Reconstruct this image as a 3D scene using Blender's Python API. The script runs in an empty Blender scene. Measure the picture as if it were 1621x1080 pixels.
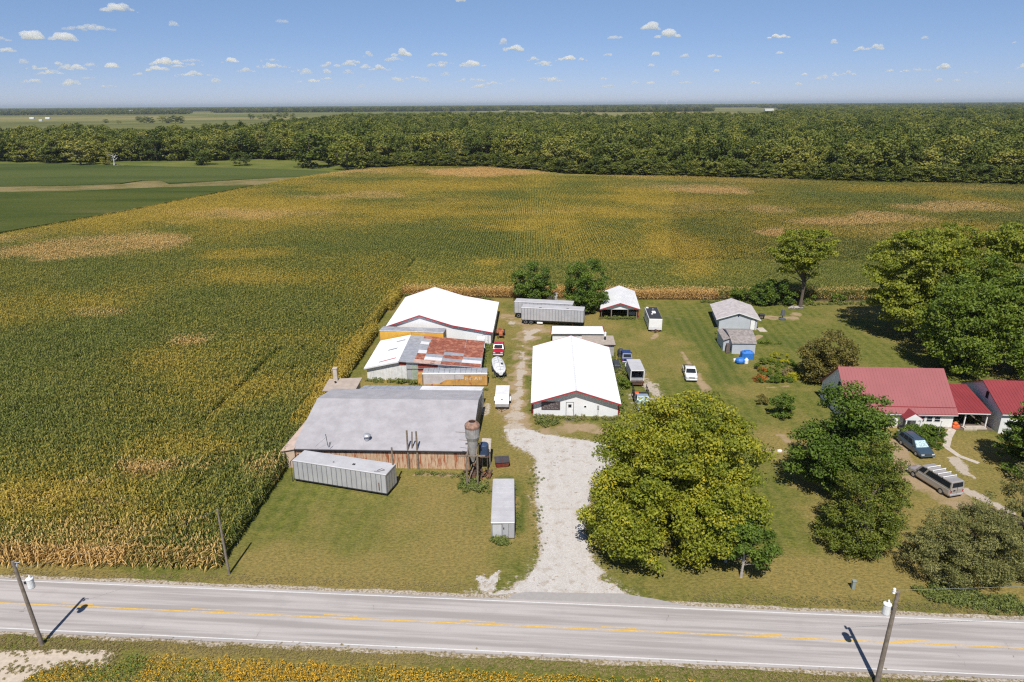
import bpy, math, random
import numpy as np
from mathutils import Vector, Matrix
R = math.radians
rng = np.random.default_rng(7)
random.seed(7)
SC = bpy.context.scene
# ------------------------------------------------------------------ camera
CAM_H = 42.7
FPX, PW, PH = 1080.0, 1621.0, 1080.0
PITCH = math.atan((540 - 166) / FPX)
ROLL = R(0.35)
cd = bpy.data.cameras.new('camera'); cam = bpy.data.objects.new('camera', cd)
SC.collection.objects.link(cam)
cd.sensor_width = 36.0; cd.lens = 36.0 * FPX / PW
cd.clip_start = 0.5; cd.clip_end = 150000
cam.location = (0, 0, CAM_H)
cam.matrix_world = Matrix.Translation((0, 0, CAM_H)) @ Matrix.Rotation(R(90) - PITCH, 4, 'X') @ Matrix.Rotation(-ROLL, 4, 'Z')
SC.camera = cam
# ------------------------------------------------------------------ light
SUN_EL, SUN_AZ = R(55.5), R(5.0)          # light travels towards +y, a little towards +x
w = bpy.data.worlds.new('World'); SC.world = w; w.use_nodes = True
nt = w.node_tree; bg = nt.nodes['Background']
sky = nt.nodes.new('ShaderNodeTexSky'); sky.sky_type = 'NISHITA'; sky.sun_disc = False
sky.sun_elevation = SUN_EL; sky.sun_rotation = math.pi + SUN_AZ
sky.altitude = 200; sky.air_density = 0.5; sky.dust_density = 0.0; sky.ozone_density = 6.0
_tc = nt.nodes.new('ShaderNodeTexCoord'); _sx = nt.nodes.new('ShaderNodeSeparateXYZ'); nt.links.new(_tc.outputs['Generated'], _sx.inputs[0])
_cr = nt.nodes.new('ShaderNodeValToRGB'); nt.links.new(_sx.outputs[2], _cr.inputs[0])
_cr.color_ramp.elements[0].position = 0.0; _cr.color_ramp.elements[0].color = (.62, .555, .66, 1)
_cr.color_ramp.elements[1].position = 0.16; _cr.color_ramp.elements[1].color = (1.0, 1.0, 1.0, 1)
_mx = nt.nodes.new('ShaderNodeVectorMath'); _mx.operation = 'MULTIPLY'; nt.links.new(sky.outputs[0], _mx.inputs[0]); nt.links.new(_cr.outputs[0], _mx.inputs[1])
_m2 = nt.nodes.new('ShaderNodeVectorMath'); _m2.operation = 'MULTIPLY'; nt.links.new(_mx.outputs[0], _m2.inputs[0]); _m2.inputs[1].default_value = (1.40, 1.26, 1.10)
nt.links.new(_m2.outputs[0], bg.inputs[0]); bg.inputs[1].default_value = 0.093
sl = bpy.data.lights.new('sun', 'SUN'); sun = bpy.data.objects.new('sun', sl); SC.collection.objects.link(sun)
sl.energy = 4.7; sl.angle = R(0.53); sl.color = (1.0, 0.955, 0.88)
d = Vector((math.sin(SUN_AZ) * math.cos(SUN_EL), math.cos(SUN_AZ) * math.cos(SUN_EL), -math.sin(SUN_EL)))
sun.rotation_euler = d.to_track_quat('-Z', 'Y').to_euler(); sun.location = (0, -60, 90)
vs = SC.view_settings
vs.view_transform = 'Standard'; vs.look = 'None'; vs.exposure = 0.25; vs.gamma = 1.0; vs.use_curve_mapping = False
SC.cycles.use_denoising = False; SC.cycles.pixel_filter_type = 'BLACKMAN_HARRIS'; SC.cycles.filter_width = 1.25
SC.cycles.max_bounces = 14; SC.cycles.diffuse_bounces = 3; SC.cycles.glossy_bounces = 2
SC.cycles.transmission_bounces = 3; SC.cycles.transparent_max_bounces = 6; SC.cycles.volume_bounces = 12
SC.cycles.sample_clamp_indirect = 2.0

# ------------------------------------------------------------------ survey: picture ray -> ground point
def G(px, py, z=0.0):
    u, v = px - 810.5, py - 540.0
    c, s = math.cos(ROLL), math.sin(ROLL)
    u, v = c * u - s * v, s * u + c * v
    cp, sp = math.cos(PITCH), math.sin(PITCH)
    x, y, k = u, FPX * cp - v * sp, -FPX * sp - v * cp
    t = (z - CAM_H) / k
    return (x * t, y * t, z)
def G2(px, py, z=0.0): return G(px, py, z)[:2]

# ------------------------------------------------------------------ mesh helpers
class MB:
    def __init__(s): s.v = []; s.f = []
    def add(s, vs_, fs):
        b = len(s.v); s.v += [tuple(p) for p in vs_]; s.f += [tuple(b + i for i in f) for f in fs]; return s
    def hexa(s, p):      # bottom 4 ccw, top 4 ccw
        return s.add(p, [(3, 2, 1, 0), (4, 5, 6, 7), (0, 1, 5, 4), (1, 2, 6, 5), (2, 3, 7, 6), (3, 0, 4, 7)])
    def box(s, x0, x1, y0, y1, z0, z1):
        return s.hexa([(x0, y0, z0), (x1, y0, z0), (x1, y1, z0), (x0, y1, z0), (x0, y0, z1), (x1, y0, z1), (x1, y1, z1), (x0, y1, z1)])
    def cham(s, x0, x1, y0, y1, z0, z1, c):
        # box with chamfered vertical and top edges
        ring = lambda i: [(x0 + c + i, y0 + i), (x1 - c - i, y0 + i), (x1 - i, y0 + c + i), (x1 - i, y1 - c - i), (x1 - c - i, y1 - i), (x0 + c + i, y1 - i), (x0 + i, y1 - c - i), (x0 + i, y0 + c + i)]
        r = [[(a, b, z0) for a, b in ring(0)], [(a, b, z1 - c) for a, b in ring(0)], [(a, b, z1) for a, b in ring(c)]]
        return s.rings(r, True, True)
    def rings(s, rs, cap0=True, cap1=True, closed=True):
        n = len(rs[0]); b = len(s.v)
        for r in rs: s.v += [tuple(p) for p in r]
        for k in range(len(rs) - 1):
            for i in range(n if closed else n - 1):
                j = (i + 1) % n
                s.f.append((b + k * n + i, b + k * n + j, b + (k + 1) * n + j, b + (k + 1) * n + i))
        if cap0: s.f.append(tuple(b + i for i in reversed(range(n))))
        if cap1: s.f.append(tuple(b + (len(rs) - 1) * n + i for i in range(n)))
        return s
    def tube(s, pts, rad, n=8, cap=True):
        pts = [Vector(p) for p in pts]
        if not hasattr(rad, '__len__'): rad = [rad] * len(pts)
        rs = []
        for i, p in enumerate(pts):
            d_ = (pts[min(i + 1, len(pts) - 1)] - pts[max(i - 1, 0)]).normalized()
            a = d_.cross(Vector((0, 0, 1)))
            if a.length < 0.05: a = d_.cross(Vector((0, 1, 0)))
            a.normalize(); b_ = d_.cross(a)
            rs.append([tuple(p + (a * math.cos(t) + b_ * math.sin(t)) * rad[i]) for t in [2 * math.pi * k / n for k in range(n)]])
        return s.rings(rs, cap, cap)
    def lathe(s, prof, cx=0, cy=0, n=20):
        rs = [[(cx + r * math.cos(2 * math.pi * k / n), cy + r * math.sin(2 * math.pi * k / n), z) for k in range(n)] for r, z in prof]
        return s.rings(rs, True, True)
    def slab(s, a, b, c, d_, t):    # quad a b c d with thickness t downwards
        dn = lambda p: (p[0], p[1], p[2] - t)
        return s.hexa([dn(a), dn(b), dn(c), dn(d_), a, b, c, d_])
    def quad(s, a, b, c, d_): return s.add([a, b, c, d_], [(0, 1, 2, 3)])

def tag(o, label=None, cat=None, group=None, kind=None):
    if label: o['label'] = label
    if cat: o['category'] = cat
    if group: o['group'] = group
    if kind: o['kind'] = kind
    return o
def empty(name, loc, label, cat, rz=0.0, group=None):
    o = bpy.data.objects.new(name, None); SC.collection.objects.link(o)
    o.location = loc; o.rotation_euler = (0, 0, rz); o.empty_display_size = 0.3
    return tag(o, label, cat, group)
def build(name, mb, mat, parent=None, world=True, smooth=False):
    v = np.array(mb.v, dtype=float)
    if parent is not None and world:
        lx = Vector((0, 0, 0)); p = parent
        while p is not None: lx += p.location; p = p.parent
        v = v - np.array(lx)
    me = bpy.data.meshes.new(name); me.from_pydata(v.tolist(), [], mb.f)
    me.validate(); me.update()
    if smooth: me.polygons.foreach_set('use_smooth', [True] * len(me.polygons))
    if mat is not None: me.materials.append(mat)
    o = bpy.data.objects.new(name, me); SC.collection.objects.link(o)
    if parent is not None: o.parent = parent
    return o
def npmesh(name, v, f, mat, attrs=None, smooth=False):
    me = bpy.data.meshes.new(name)
    v = np.asarray(v, dtype=np.float32); f = np.asarray(f, dtype=np.int32)
    n, k = f.shape if len(f) else (0, 4)
    me.vertices.add(len(v)); me.vertices.foreach_set('co', v.ravel())
    if n:
        me.loops.add(n * k); me.loops.foreach_set('vertex_index', f.ravel())
        me.polygons.add(n); me.polygons.foreach_set('loop_start', np.arange(n, dtype=np.int32) * k)
        me.polygons.foreach_set('loop_total', np.full(n, k, dtype=np.int32))
    for a, val in (attrs or {}).items():
        ty = 'INT' if val.dtype.kind == 'i' else 'FLOAT'
        at = me.attributes.new(a, ty, 'POINT'); at.data.foreach_set('value', val.astype(np.int32 if ty == 'INT' else np.float32))
    me.update(calc_edges=True)
    if mat: me.materials.append(mat)
    if smooth: me.polygons.foreach_set('use_smooth', np.ones(n, dtype=bool))
    return me
def link(name, me, parent=None):
    o = bpy.data.objects.new(name, me); SC.collection.objects.link(o)
    if parent: o.parent = parent
    return o

# ------------------------------------------------------------------ materials
def nodes(name):
    m = bpy.data.materials.new(name); m.use_nodes = True
    t = m.node_tree; b = t.nodes['Principled BSDF']
    return m, t, b
def N(t, ty, **kw):
    n = t.nodes.new('ShaderNode' + ty)
    for k, v_ in kw.items(): setattr(n, k, v_)
    return n
def L(t, a, b): t.links.new(a, b)
def mixc(t, fac, a, b, mode='MIX'):
    n = N(t, 'Mix', data_type='RGBA', blend_type=mode)
    for s_, v_ in ((0, fac), (6, a), (7, b)):
        if isinstance(v_, (int, float)): n.inputs[s_].default_value = v_
        elif isinstance(v_, tuple): n.inputs[s_].default_value = (*v_, 1) if len(v_) == 3 else v_
        else: L(t, v_, n.inputs[s_])
    return n.outputs[2]
def math_(t, op, a, b=0.0, c=0.0, clamp=False):
    n = N(t, 'Math', operation=op, use_clamp=clamp)
    for i, v_ in enumerate((a, b, c)):
        if isinstance(v_, (int, float)): n.inputs[i].default_value = v_
        else: L(t, v_, n.inputs[i])
    return n.outputs[0]
def noise(t, vec, scale, detail=4, rough=0.55, dist=0.0):
    n = N(t, 'TexNoise'); n.inputs['Scale'].default_value = scale; n.inputs['Detail'].default_value = detail
    n.inputs['Roughness'].default_value = rough; n.inputs['Distortion'].default_value = dist
    if vec is not None: L(t, vec, n.inputs['Vector'])
    return n.outputs[0]
def ss(t, x, a, b):
    n = N(t, 'MapRange', interpolation_type='SMOOTHSTEP'); L(t, x, n.inputs[0])
    n.inputs[1].default_value = a; n.inputs[2].default_value = b
    return n.outputs[0]
def mapping(t, vec, sc):
    n = N(t, 'Mapping'); n.inputs['Scale'].default_value = sc; L(t, vec, n.inputs[0]); return n.outputs[0]
def pos(t): return N(t, 'NewGeometry').outputs['Position']
def bump(t, b, h, strength, dist):
    n = N(t, 'Bump'); n.inputs['Strength'].default_value = strength; n.inputs['Distance'].default_value = dist
    L(t, h, n.inputs['Height']); L(t, n.outputs[0], b.inputs['Normal'])
_mc = {}
def M(name, rgb, rough=0.6, metal=0.0, var=0.12, scale=1.5, rust=0.0, rustcol=(0.15, 0.06, 0.03), ribs=0.0, dirt=0.0, coat=0.0, streak=False):
    if name in _mc: return _mc[name]
    m, t, b = nodes(name)
    co = N(t, 'TexCoord').outputs['Object']
    n1 = noise(t, co, scale, 6, 0.6)
    dark = tuple(c * (1 - var) for c in rgb); lite = tuple(min(1, c * (1 + var)) for c in rgb)
    col = mixc(t, ss(t, n1, 0.3, 0.7), dark, lite)
    if dirt:
        n3 = noise(t, mapping(t, co, (2.5, 2.5, 0.35)), 1.3, 5, 0.65)
        col = mixc(t, math_(t, 'MULTIPLY', ss(t, n3, 0.48, 0.75), dirt), col, (0.16, 0.12, 0.085))
    if rust:
        sc_ = (5, 5, 0.5) if streak else (1, 1, 1)
        n2 = noise(t, mapping(t, co, sc_), 1.1, 7, 0.7)
        f = ss(t, n2, 0.62 - rust * 0.35, 0.74 - rust * 0.35)
        rc = mixc(t, noise(t, co, 6, 5, 0.7), rustcol, tuple(c * 1.5 for c in rustcol))
        col = mixc(t, f, col, rc)
    L(t, col, b.inputs['Base Color'])
    b.inputs['Roughness'].default_value = rough; b.inputs['Metallic'].default_value = metal
    if 'glass' in name: b.inputs['Specular IOR Level'].default_value = .02
    if coat: b.inputs['Coat Weight'].default_value = coat
    h = noise(t, co, 9, 3)
    if ribs:
        wv = N(t, 'TexWave', wave_type='BANDS', bands_direction='X'); wv.inputs['Scale'].default_value = 1 / ribs * 0.3142 * 1.0
        L(t, co, wv.inputs['Vector'])
        wy = N(t, 'TexWave', wave_type='BANDS', bands_direction='Y'); wy.inputs['Scale'].default_value = 1 / ribs * 0.3142
        L(t, co, wy.inputs['Vector'])
        nm = N(t, 'TexCoord').outputs['Normal']; sp_ = N(t, 'SeparateXYZ'); L(t, nm, sp_.inputs[0])
        isx = ss(t, math_(t, 'ABSOLUTE', sp_.outputs[0]), 0.5, 0.7)
        mm = N(t, 'Mix', data_type='FLOAT'); L(t, isx, mm.inputs[0]); L(t, wv.outputs[1], mm.inputs[2]); L(t, wy.outputs[1], mm.inputs[3])
        bump(t, b, mm.outputs[0], 0.7, 0.025)
    else: bump(t, b, h, 0.15, 0.01)
    _mc[name] = m
    return m
white_metal = M('white_painted_steel', (0.76, 0.77, 0.79), 0.45, 0, 0.04, 0.4, ribs=0.3, dirt=0.03)
white_roof = M('white_roof_steel', (0.86, 0.86, 0.87), 0.4, 0, 0.03, 0.25, dirt=0.04)
old_white = M('weathered_white_siding', (0.66, 0.66, 0.65), 0.75, 0, 0.12, 1.2, ribs=0.25, dirt=0.35)
red_trim = M('red_trim', (0.33, 0.045, 0.05), 0.5, 0, 0.1)
grey_roof = M('grey_coated_roof', (0.375, 0.36, 0.38), 0.6, 0, 0.10, 0.6, dirt=0.16)
galv = M('galvanised_sheet', (0.42, 0.43, 0.46), 0.45, 0.25, 0.16, 1.2, dirt=0.2)
galv_white = M('pale_sheet', (0.68, 0.68, 0.70), 0.5, 0.0, 0.07, 0.7, dirt=0.15)
rust_sheet = M('rusted_sheet', (0.25, 0.075, 0.045), 0.85, 0, 0.3, 2.5, rust=0.40, rustcol=(0.33, 0.135, 0.085), dirt=0.15)
tan_wall = M('tan_wall_rust_streaks', (0.50, 0.36, 0.245), 0.85, 0, 0.12, 1.0, rust=0.42, rustcol=(0.24, 0.075, 0.03), streak=True)
tan_plain = M('tan_block', (0.52, 0.40, 0.31), 0.85, 0, 0.12, 1.2)
tan_roof = M('tan_roofing', (0.36, 0.305, 0.26), 0.9, 0, 0.14, 1.5, dirt=0.2)
dark = M('dark_steel', (0.03, 0.03, 0.035), 0.6, 0.1, 0.2)
black = M('black_rubber', (0.018, 0.018, 0.02), 0.85)
rimm = M('rim_steel', (0.45, 0.45, 0.47), 0.35, 0.6)
rust_dark = M('rusty_steel', (0.085, 0.052, 0.038), 0.85, 0, 0.35, 3, rust=0.4)
wood = M('weathered_wood', (0.21, 0.165, 0.125), 0.9, 0, 0.25, 4, dirt=0.3)
pole_wood = M('pole_wood', (0.20, 0.165, 0.135), 0.9, 0, 0.25, 3)
glass = M('dark_glass', (0.02, 0.025, 0.032), 0.05, 0, 0.05)
bright_glass = M('pale_mottled_glass', (0.40, 0.52, 0.55), 0.2, 0.0, 0.45, 5)  # mottled pale blue-grey colour for windscreens
alu = M('trailer_aluminium', (0.50, 0.50, 0.53), 0.42, 0.25, 0.08, 0.7, dirt=0.12)
alu_top = M('trailer_roof_skin', (0.52, 0.51, 0.53), 0.5, 0.1, 0.08, 0.6, dirt=0.12)
yellow_paint = M('faded_yellow_paint', (0.52, 0.29, 0.085), 0.6, 0, 0.2, 0.8, rust=0.25, rustcol=(0.26, 0.09, 0.035), dirt=0.1)
pale_patch = M('faded_grey_patch', (0.50, 0.46, 0.46), 0.6, 0, 0.12, 1.0, rust=0.12)
conc = M('concrete', (0.47, 0.41, 0.35), 0.9, 0, 0.14, 2.0, dirt=0.15)
red_roof = M('red_roof_steel', (0.275, 0.078, 0.082), 0.6, 0, 0.06, 0.3)
red_roof2 = M('deep_red_roof_steel', (0.235, 0.033, 0.038), 0.6, 0, 0.08, 0.5)
house_wall = M('white_house_siding', (0.72, 0.72, 0.72), 0.6, 0, 0.04, 1.0)
shingle = M('grey_shingles', (0.27, 0.24, 0.23), 0.95, 0, 0.28, 2.2, dirt=0.25)
shingle_pale = M('pale_shingles', (0.46, 0.42, 0.42), 0.9, 0, 0.16, 1.2, dirt=0.35)
blue_siding = M('pale_blue_siding', (0.45, 0.48, 0.53), 0.7, 0, 0.05, 1.0)
orange_mat = M('orange_plastic', (0.75, 0.13, 0.03), 0.5)
blue_mat = M('blue_tarp', (0.03, 0.17, 0.55), 0.45, 0, 0.2, 3)
plain_white = M('white_plastic', (0.78, 0.78, 0.78), 0.45, 0, 0.05)
redpaint = M('red_car_paint', (0.50, 0.012, 0.03), 0.25, 0, 0.05, coat=0.6)
bluepaint = M('navy_car_paint', (0.02, 0.035, 0.13), 0.25, 0, 0.05, coat=0.6)
tealpaint = M('steel_blue_car_paint', (0.075, 0.12, 0.17), 0.22, 0.4, 0.05, coat=0.8)
silverpaint = M('silver_beige_car_paint', (0.42, 0.39, 0.38), 0.3, 0.3, 0.05, coat=0.5)
whitepaint = M('white_car_paint', (0.72, 0.72, 0.72), 0.25, 0, 0.04, coat=0.5)
lamp_m = M('headlight_glass', (0.65, 0.67, 0.70), 0.1, 0.2)
tail_m = M('tail_light_red', (0.4, 0.02, 0.02), 0.3)

# numpy value noise
def vnoise(x, y, seed=0):
    xi = np.floor(x).astype(np.int64); yi = np.floor(y).astype(np.int64)
    xf = x - xi; yf = y - yi
    def h(a, b):
        n = (a * 374761393 + b * 668265263 + seed * 974634777) & 0xffffffff
        n = ((n ^ (n >> 13)) * 1274126177) & 0xffffffff
        return ((n ^ (n >> 16)) & 0xffff) / 65535.0
    u = xf * xf * (3 - 2 * xf); v_ = yf * yf * (3 - 2 * yf)
    return (h(xi, yi) * (1 - u) + h(xi + 1, yi) * u) * (1 - v_) + (h(xi, yi + 1) * (1 - u) + h(xi + 1, yi + 1) * u) * v_
def fbm(x, y, s, oct=4, seed=0):
    r = 0; a = 0.5; tot = 0
    for o in range(oct):
        r = r + a * vnoise(x / s, y / s, seed + o * 17); tot += a; a *= 0.5; s *= 0.5
    return r / tot
def seg_d(x, y, pts):
    dmin = np.full(x.shape, 1e9)
    for (x0, y0, w0), (x1, y1, w1) in zip(pts[:-1], pts[1:]):
        dx, dy = x1 - x0, y1 - y0; l2 = dx * dx + dy * dy + 1e-9
        t = np.clip(((x - x0) * dx + (y - y0) * dy) / l2, 0, 1)
        w_ = w0 + (w1 - w0) * t
        dmin = np.minimum(dmin, np.hypot(x - x0 - t * dx, y - y0 - t * dy) / w_)
    return dmin          # 1 at the stroke's edge
def smooth(e0, e1, x):
    t = np.clip((x - e0) / (e1 - e0), 0, 1); return t * t * (3 - 2 * t)
def inpoly(x, y, poly):
    r = np.zeros(x.shape, bool); n = len(poly)
    for i in range(n):
        x0, y0 = poly[i]; x1, y1 = poly[(i + 1) % n]
        c = ((y0 > y) != (y1 > y)) & (x < (x1 - x0) * (y - y0) / (y1 - y0 + 1e-12) + x0)
        r ^= c
    return r
# ================================================================== SCATTER (one object, geometry nodes instances)
def scatter(name, sets, mat, label, kind='stuff', cat=None):
    """sets: list of (protos [(v,f,attrs)], pts Nx3, rotz, scl Nx3, yel, dry)"""
    V, F, A = [], [], {'pid': [], 'rz': [], 'sx': [], 'sz': [], 'yel': [], 'dry': [], 'lr': [], 'vr': []}
    base = 0; gid = 0; groups = []
    for protos, pts, rz, sx, sz, yel, dry in sets:
        ids = []
        for v, f, lr in protos:
            n = len(v); V.append(v); F.append(f + base); base += n
            A['pid'].append(np.full(n, -(gid + 1))); ids.append(-(gid + 1)); gid += 1
            for k in ('rz', 'sx', 'sz', 'yel', 'dry', 'vr'): A[k].append(np.zeros(n))
            A['lr'].append(lr)
        n = len(pts); V.append(pts); base += n; pv = 1000 + len(groups)
        A['pid'].append(np.full(n, pv)); A['rz'].append(rz); A['sx'].append(sx); A['sz'].append(sz)
        A['yel'].append(yel); A['dry'].append(dry); A['lr'].append(np.zeros(n)); A['vr'].append(rng.random(n))
        groups.append((ids, pv))
    at = {k: np.concatenate(v_).astype(np.int32 if k == 'pid' else np.float32) for k, v_ in A.items()}
    me = npmesh(name, np.concatenate(V), np.concatenate(F), mat, at)
    o = link(name, me); tag(o, label, cat, None, kind)
    g = bpy.data.node_groups.new(name + '_nodes', 'GeometryNodeTree')
    g.interface.new_socket('Geometry', in_out='INPUT', socket_type='NodeSocketGeometry')
    g.interface.new_socket('Geometry', in_out='OUTPUT', socket_type='NodeSocketGeometry')
    gi = g.nodes.new('NodeGroupInput'); go = g.nodes.new('NodeGroupOutput')
    def attr(a, ty): n = g.nodes.new('GeometryNodeInputNamedAttribute'); n.data_type = ty; n.inputs[0].default_value = a; return n.outputs[0]
    pid = attr('pid', 'INT')
    def sep(val):
        c = g.nodes.new('FunctionNodeCompare'); c.data_type = 'INT'; c.operation = 'EQUAL'
        ins = [i for i in c.inputs if i.type == 'INT']
        g.links.new(pid, ins[0]); ins[1].default_value = val
        s = g.nodes.new('GeometryNodeSeparateGeometry'); s.domain = 'POINT'
        g.links.new(gi.outputs[0], s.inputs[0]); g.links.new(c.outputs[0], s.inputs[1]); return s.outputs[0]
    join = g.nodes.new('GeometryNodeJoinGeometry')
    for ids, pv in groups:
        jn = g.nodes.new('GeometryNodeJoinGeometry')
        for i in ids:
            ti = g.nodes.new('GeometryNodeGeometryToInstance'); g.links.new(sep(i), ti.inputs[0]); g.links.new(ti.outputs[0], jn.inputs[0])
        ip = g.nodes.new('GeometryNodeInstanceOnPoints')
        g.links.new(sep(pv), ip.inputs['Points']); g.links.new(jn.outputs[0], ip.inputs['Instance'])
        ip.inputs['Pick Instance'].default_value = True
        rv = g.nodes.new('FunctionNodeRandomValue'); rv.data_type = 'INT'
        ii = [i for i in rv.inputs if i.type == 'INT']; ii[0].default_value = 0; ii[1].default_value = len(ids) - 1
        g.links.new([q for q in rv.outputs if q.type == 'INT'][0], ip.inputs['Instance Index'])
        cr = g.nodes.new('ShaderNodeCombineXYZ'); g.links.new(attr('rz', 'FLOAT'), cr.inputs[2]); g.links.new(cr.outputs[0], ip.inputs['Rotation'])
        cs = g.nodes.new('ShaderNodeCombineXYZ'); sx_ = attr('sx', 'FLOAT')
        g.links.new(sx_, cs.inputs[0]); g.links.new(sx_, cs.inputs[1]); g.links.new(attr('sz', 'FLOAT'), cs.inputs[2]); g.links.new(cs.outputs[0], ip.inputs['Scale'])
        g.links.new(ip.outputs[0], join.inputs[0])
    g.links.new(join.outputs[0], go.inputs[0])
    md = o.modifiers.new('instances', 'NODES'); md.node_group = g
    return o

# ================================================================== GROUND
gx = np.concatenate([-np.geomspace(70000, 80, 40), np.arange(-62, 92, 0.5), np.geomspace(100, 70000, 40)])
gy = np.concatenate([[-3000, -800, -200, 0, 25], np.arange(36, 165, 0.5), np.geomspace(175, 110000, 60)])
XX, YY = np.meshgrid(gx, gy); X = XX.ravel(); Y = YY.ravel()
nx, ny = len(gx), len(gy)
idx = np.arange(nx * ny).reshape(ny, nx)
quads = np.stack([idx[:-1, :-1], idx[:-1, 1:], idx[1:, 1:], idx[1:, :-1]], -1).reshape(-1, 4)
def wp(*pts): return [(*G2(a, b), w_) for a, b, w_ in pts]
DRIVE = [G2(*p) for p in [(725, 944), (775, 940), (812, 930), (842, 908), (856, 870), (850, 820), (847, 770), (847, 735), (838, 715), (812, 702), (803, 690), (806, 676), (826, 676), (858, 688), (905, 696), (965, 703), (975, 730), (945, 760), (930, 800), (926, 840), (934, 880), (952, 915), (1000, 946)]]
TRACK = wp((816, 690, 1.3), (813, 665, 1.2), (819, 640, .95), (822, 615, .9), (824, 590, 1.0), (829, 568, 1.0), (826, 550, 1.0), (838, 530, 1.1), (850, 522, 1.4))
TRACK2 = wp((838, 530, 1.0), (822, 515, 1.3), (800, 508, 1.6), (790, 505, 1.2))
TRACK3 = wp((988, 562, .9), (1005, 585, 1.6), (1022, 605, 2.2), (1040, 628, 2.3), (1018, 640, 2.2), (1000, 625, 1.0))
HDRIVE = wp((1418, 700, 1.3), (1428, 735, 2.0), (1470, 772, 2.6), (1520, 797, 2.3), (1570, 812, 2.0), (1640, 845, 1.8))
def masks(X, Y):
    nb = fbm(X, Y, 2.2, 4, 3); nb2 = fbm(X, Y, 9, 4, 11); nb3 = fbm(X, Y, 0.9, 3, 5)
    e = (nb - .5) * 1.3 + (nb3 - .5) * .7
    inn = inpoly(X, Y, DRIVE).astype(float)
    ed = np.full(X.shape, 1e9); m = len(DRIVE)
    for i in range(m):
        a, b = DRIVE[i], DRIVE[(i + 1) % m]; ed = np.minimum(ed, seg_d(X, Y, [(*a, 1.0), (*b, 1.0)]))
    sd = np.where(inn > 0, ed, -ed)                    # metres inside the drive
    gr = smooth(-0.45, 0.35, sd + e * 1.1); gr = np.maximum(gr, .42 * smooth(-1.9, -.1, sd + e * 1.4))
    tk = smooth(1.1, 0.3, seg_d(X, Y, TRACK) + e * 1.5)
    tk2 = smooth(1.1, 0.2, seg_d(X, Y, TRACK2) + e * 2.0) * .8
    tk3 = smooth(1.1, 0.3, seg_d(X, Y, TRACK3) + e * 1.3)
    brk = smooth(.36, .60, fbm(X, Y, 1.7, 4, 91)); tk = np.minimum(1, tk * (.62 + .5 * brk)); tk2 = tk2 * brk; tk3 = tk3 * (.5 + .5 * brk)
    gravel = np.maximum.reduce([gr, tk * .85, tk2, tk3 * .8,
        smooth(1.1, .5, seg_d(X, Y, wp((1512, 728, .9), (1530, 750, .9), (1545, 757, .5))) + e) * .85,
        smooth(1.1, .5, seg_d(X, Y, wp((1530, 776, .7), (1575, 800, .9), (1600, 812, .7))) + e) * 1.0,
        smooth(1.1, .5, seg_d(X, Y, wp((760, 915, .8), (772, 930, .9), (788, 905, .4))) + e) * .9,
        smooth(1.1, .5, seg_d(X, Y, wp((765, 655, .9), (772, 640, .8))) + e) * .6])
    bare = np.maximum.reduce([
        smooth(1.25, .5, seg_d(X, Y, HDRIVE) + e * .8) * .9,
        smooth(1.2, .3, seg_d(X, Y, wp((1200, 710, .9), (1300, 722, 1.0))) + e) * .9,
        smooth(1.5, .4, seg_d(X, Y, wp((870, 685, 1.5), (925, 676, 1.8), (965, 684, 1.6))) + e * 1.3) * .85,
        smooth(2.0, .3, seg_d(X, Y, wp((830, 700, 1.4), (812, 650, 1.5), (822, 590, 1.5), (830, 555, 1.5), (835, 515, 2.2))) + e * 2) * .8,
        smooth(1.3, .3, seg_d(X, Y, wp((1078, 556, .6), (1100, 590, .8), (1130, 635, .9))) + e * 1.2) * .75,
        smooth(1.3, .3, seg_d(X, Y, wp((1205, 503, 1.6), (1250, 505, 1.7), (1262, 497, 1.0))) + e * 1.2) * .75,
        smooth(1.2, .3, seg_d(X, Y, wp((1033, 536, .9), (1040, 528, .7))) + e) * .8,
        smooth(1.4, .3, seg_d(X, Y, wp((1080, 645, 1.6), (1060, 630, 1.2))) + e * 1.2) * .6,
        smooth(1.3, .3, seg_d(X, Y, wp((1235, 690, 1.1), (1248, 698, .9))) + e) * .7,
        smooth(1.2, .5, seg_d(X, Y, wp((1190, 538, .9), (1203, 532, .8))) + e * .4) * .9,
        smooth(1.2, .5, seg_d(X, Y, wp((1215, 613, .35), (1250, 612, .35))) + e * .4) * .9,
        smooth(1.3, .4, seg_d(X, Y, wp((420, 770, .5), (455, 715, .5))) + e) * .7,
        smooth(1.3, .4, seg_d(X, Y, wp((660, 752, .5), (735, 752, .4))) + e) * .8,
        smooth(2.0, .3, seg_d(X, Y, wp((800, 500, 2.4), (860, 525, 2.4))) + e * 2.2) * .75,
        smooth(1.4, .2, seg_d(X, Y, wp((1040, 500, 1.0), (1075, 505, 1.2))) + e * 1.5) * .4])
    lush = np.maximum.reduce([
        smooth(1.5, .3, seg_d(X, Y, wp((1080, 510, 5), (1130, 540, 4), (1150, 600, 3))) + e) * .8,
        smooth(1.5, .3, seg_d(X, Y, wp((1210, 535, 4), (1330, 560, 3))) + e) * .8,
        smooth(1.5, .3, seg_d(X, Y, wp((822, 840, .8), (828, 790, .8), (800, 765, 1.2))) + e) * .8,
        smooth(1.5, .3, seg_d(X, Y, wp((975, 640, 1.0), (962, 560, 1.0))) + e) * .8,
        smooth(1.5, .3, seg_d(X, Y, wp((345, 895, 2.5), (430, 770, 2.2), (470, 700, 1))) + e) * .5,
        smooth(1.5, .3, seg_d(X, Y, wp((840, 660, .8), (838, 560, .8))) + e) * .6])
    bare = bare * (.65 + .45 * smooth(.35, .6, fbm(X, Y, 1.4, 4, 93)))
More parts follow.
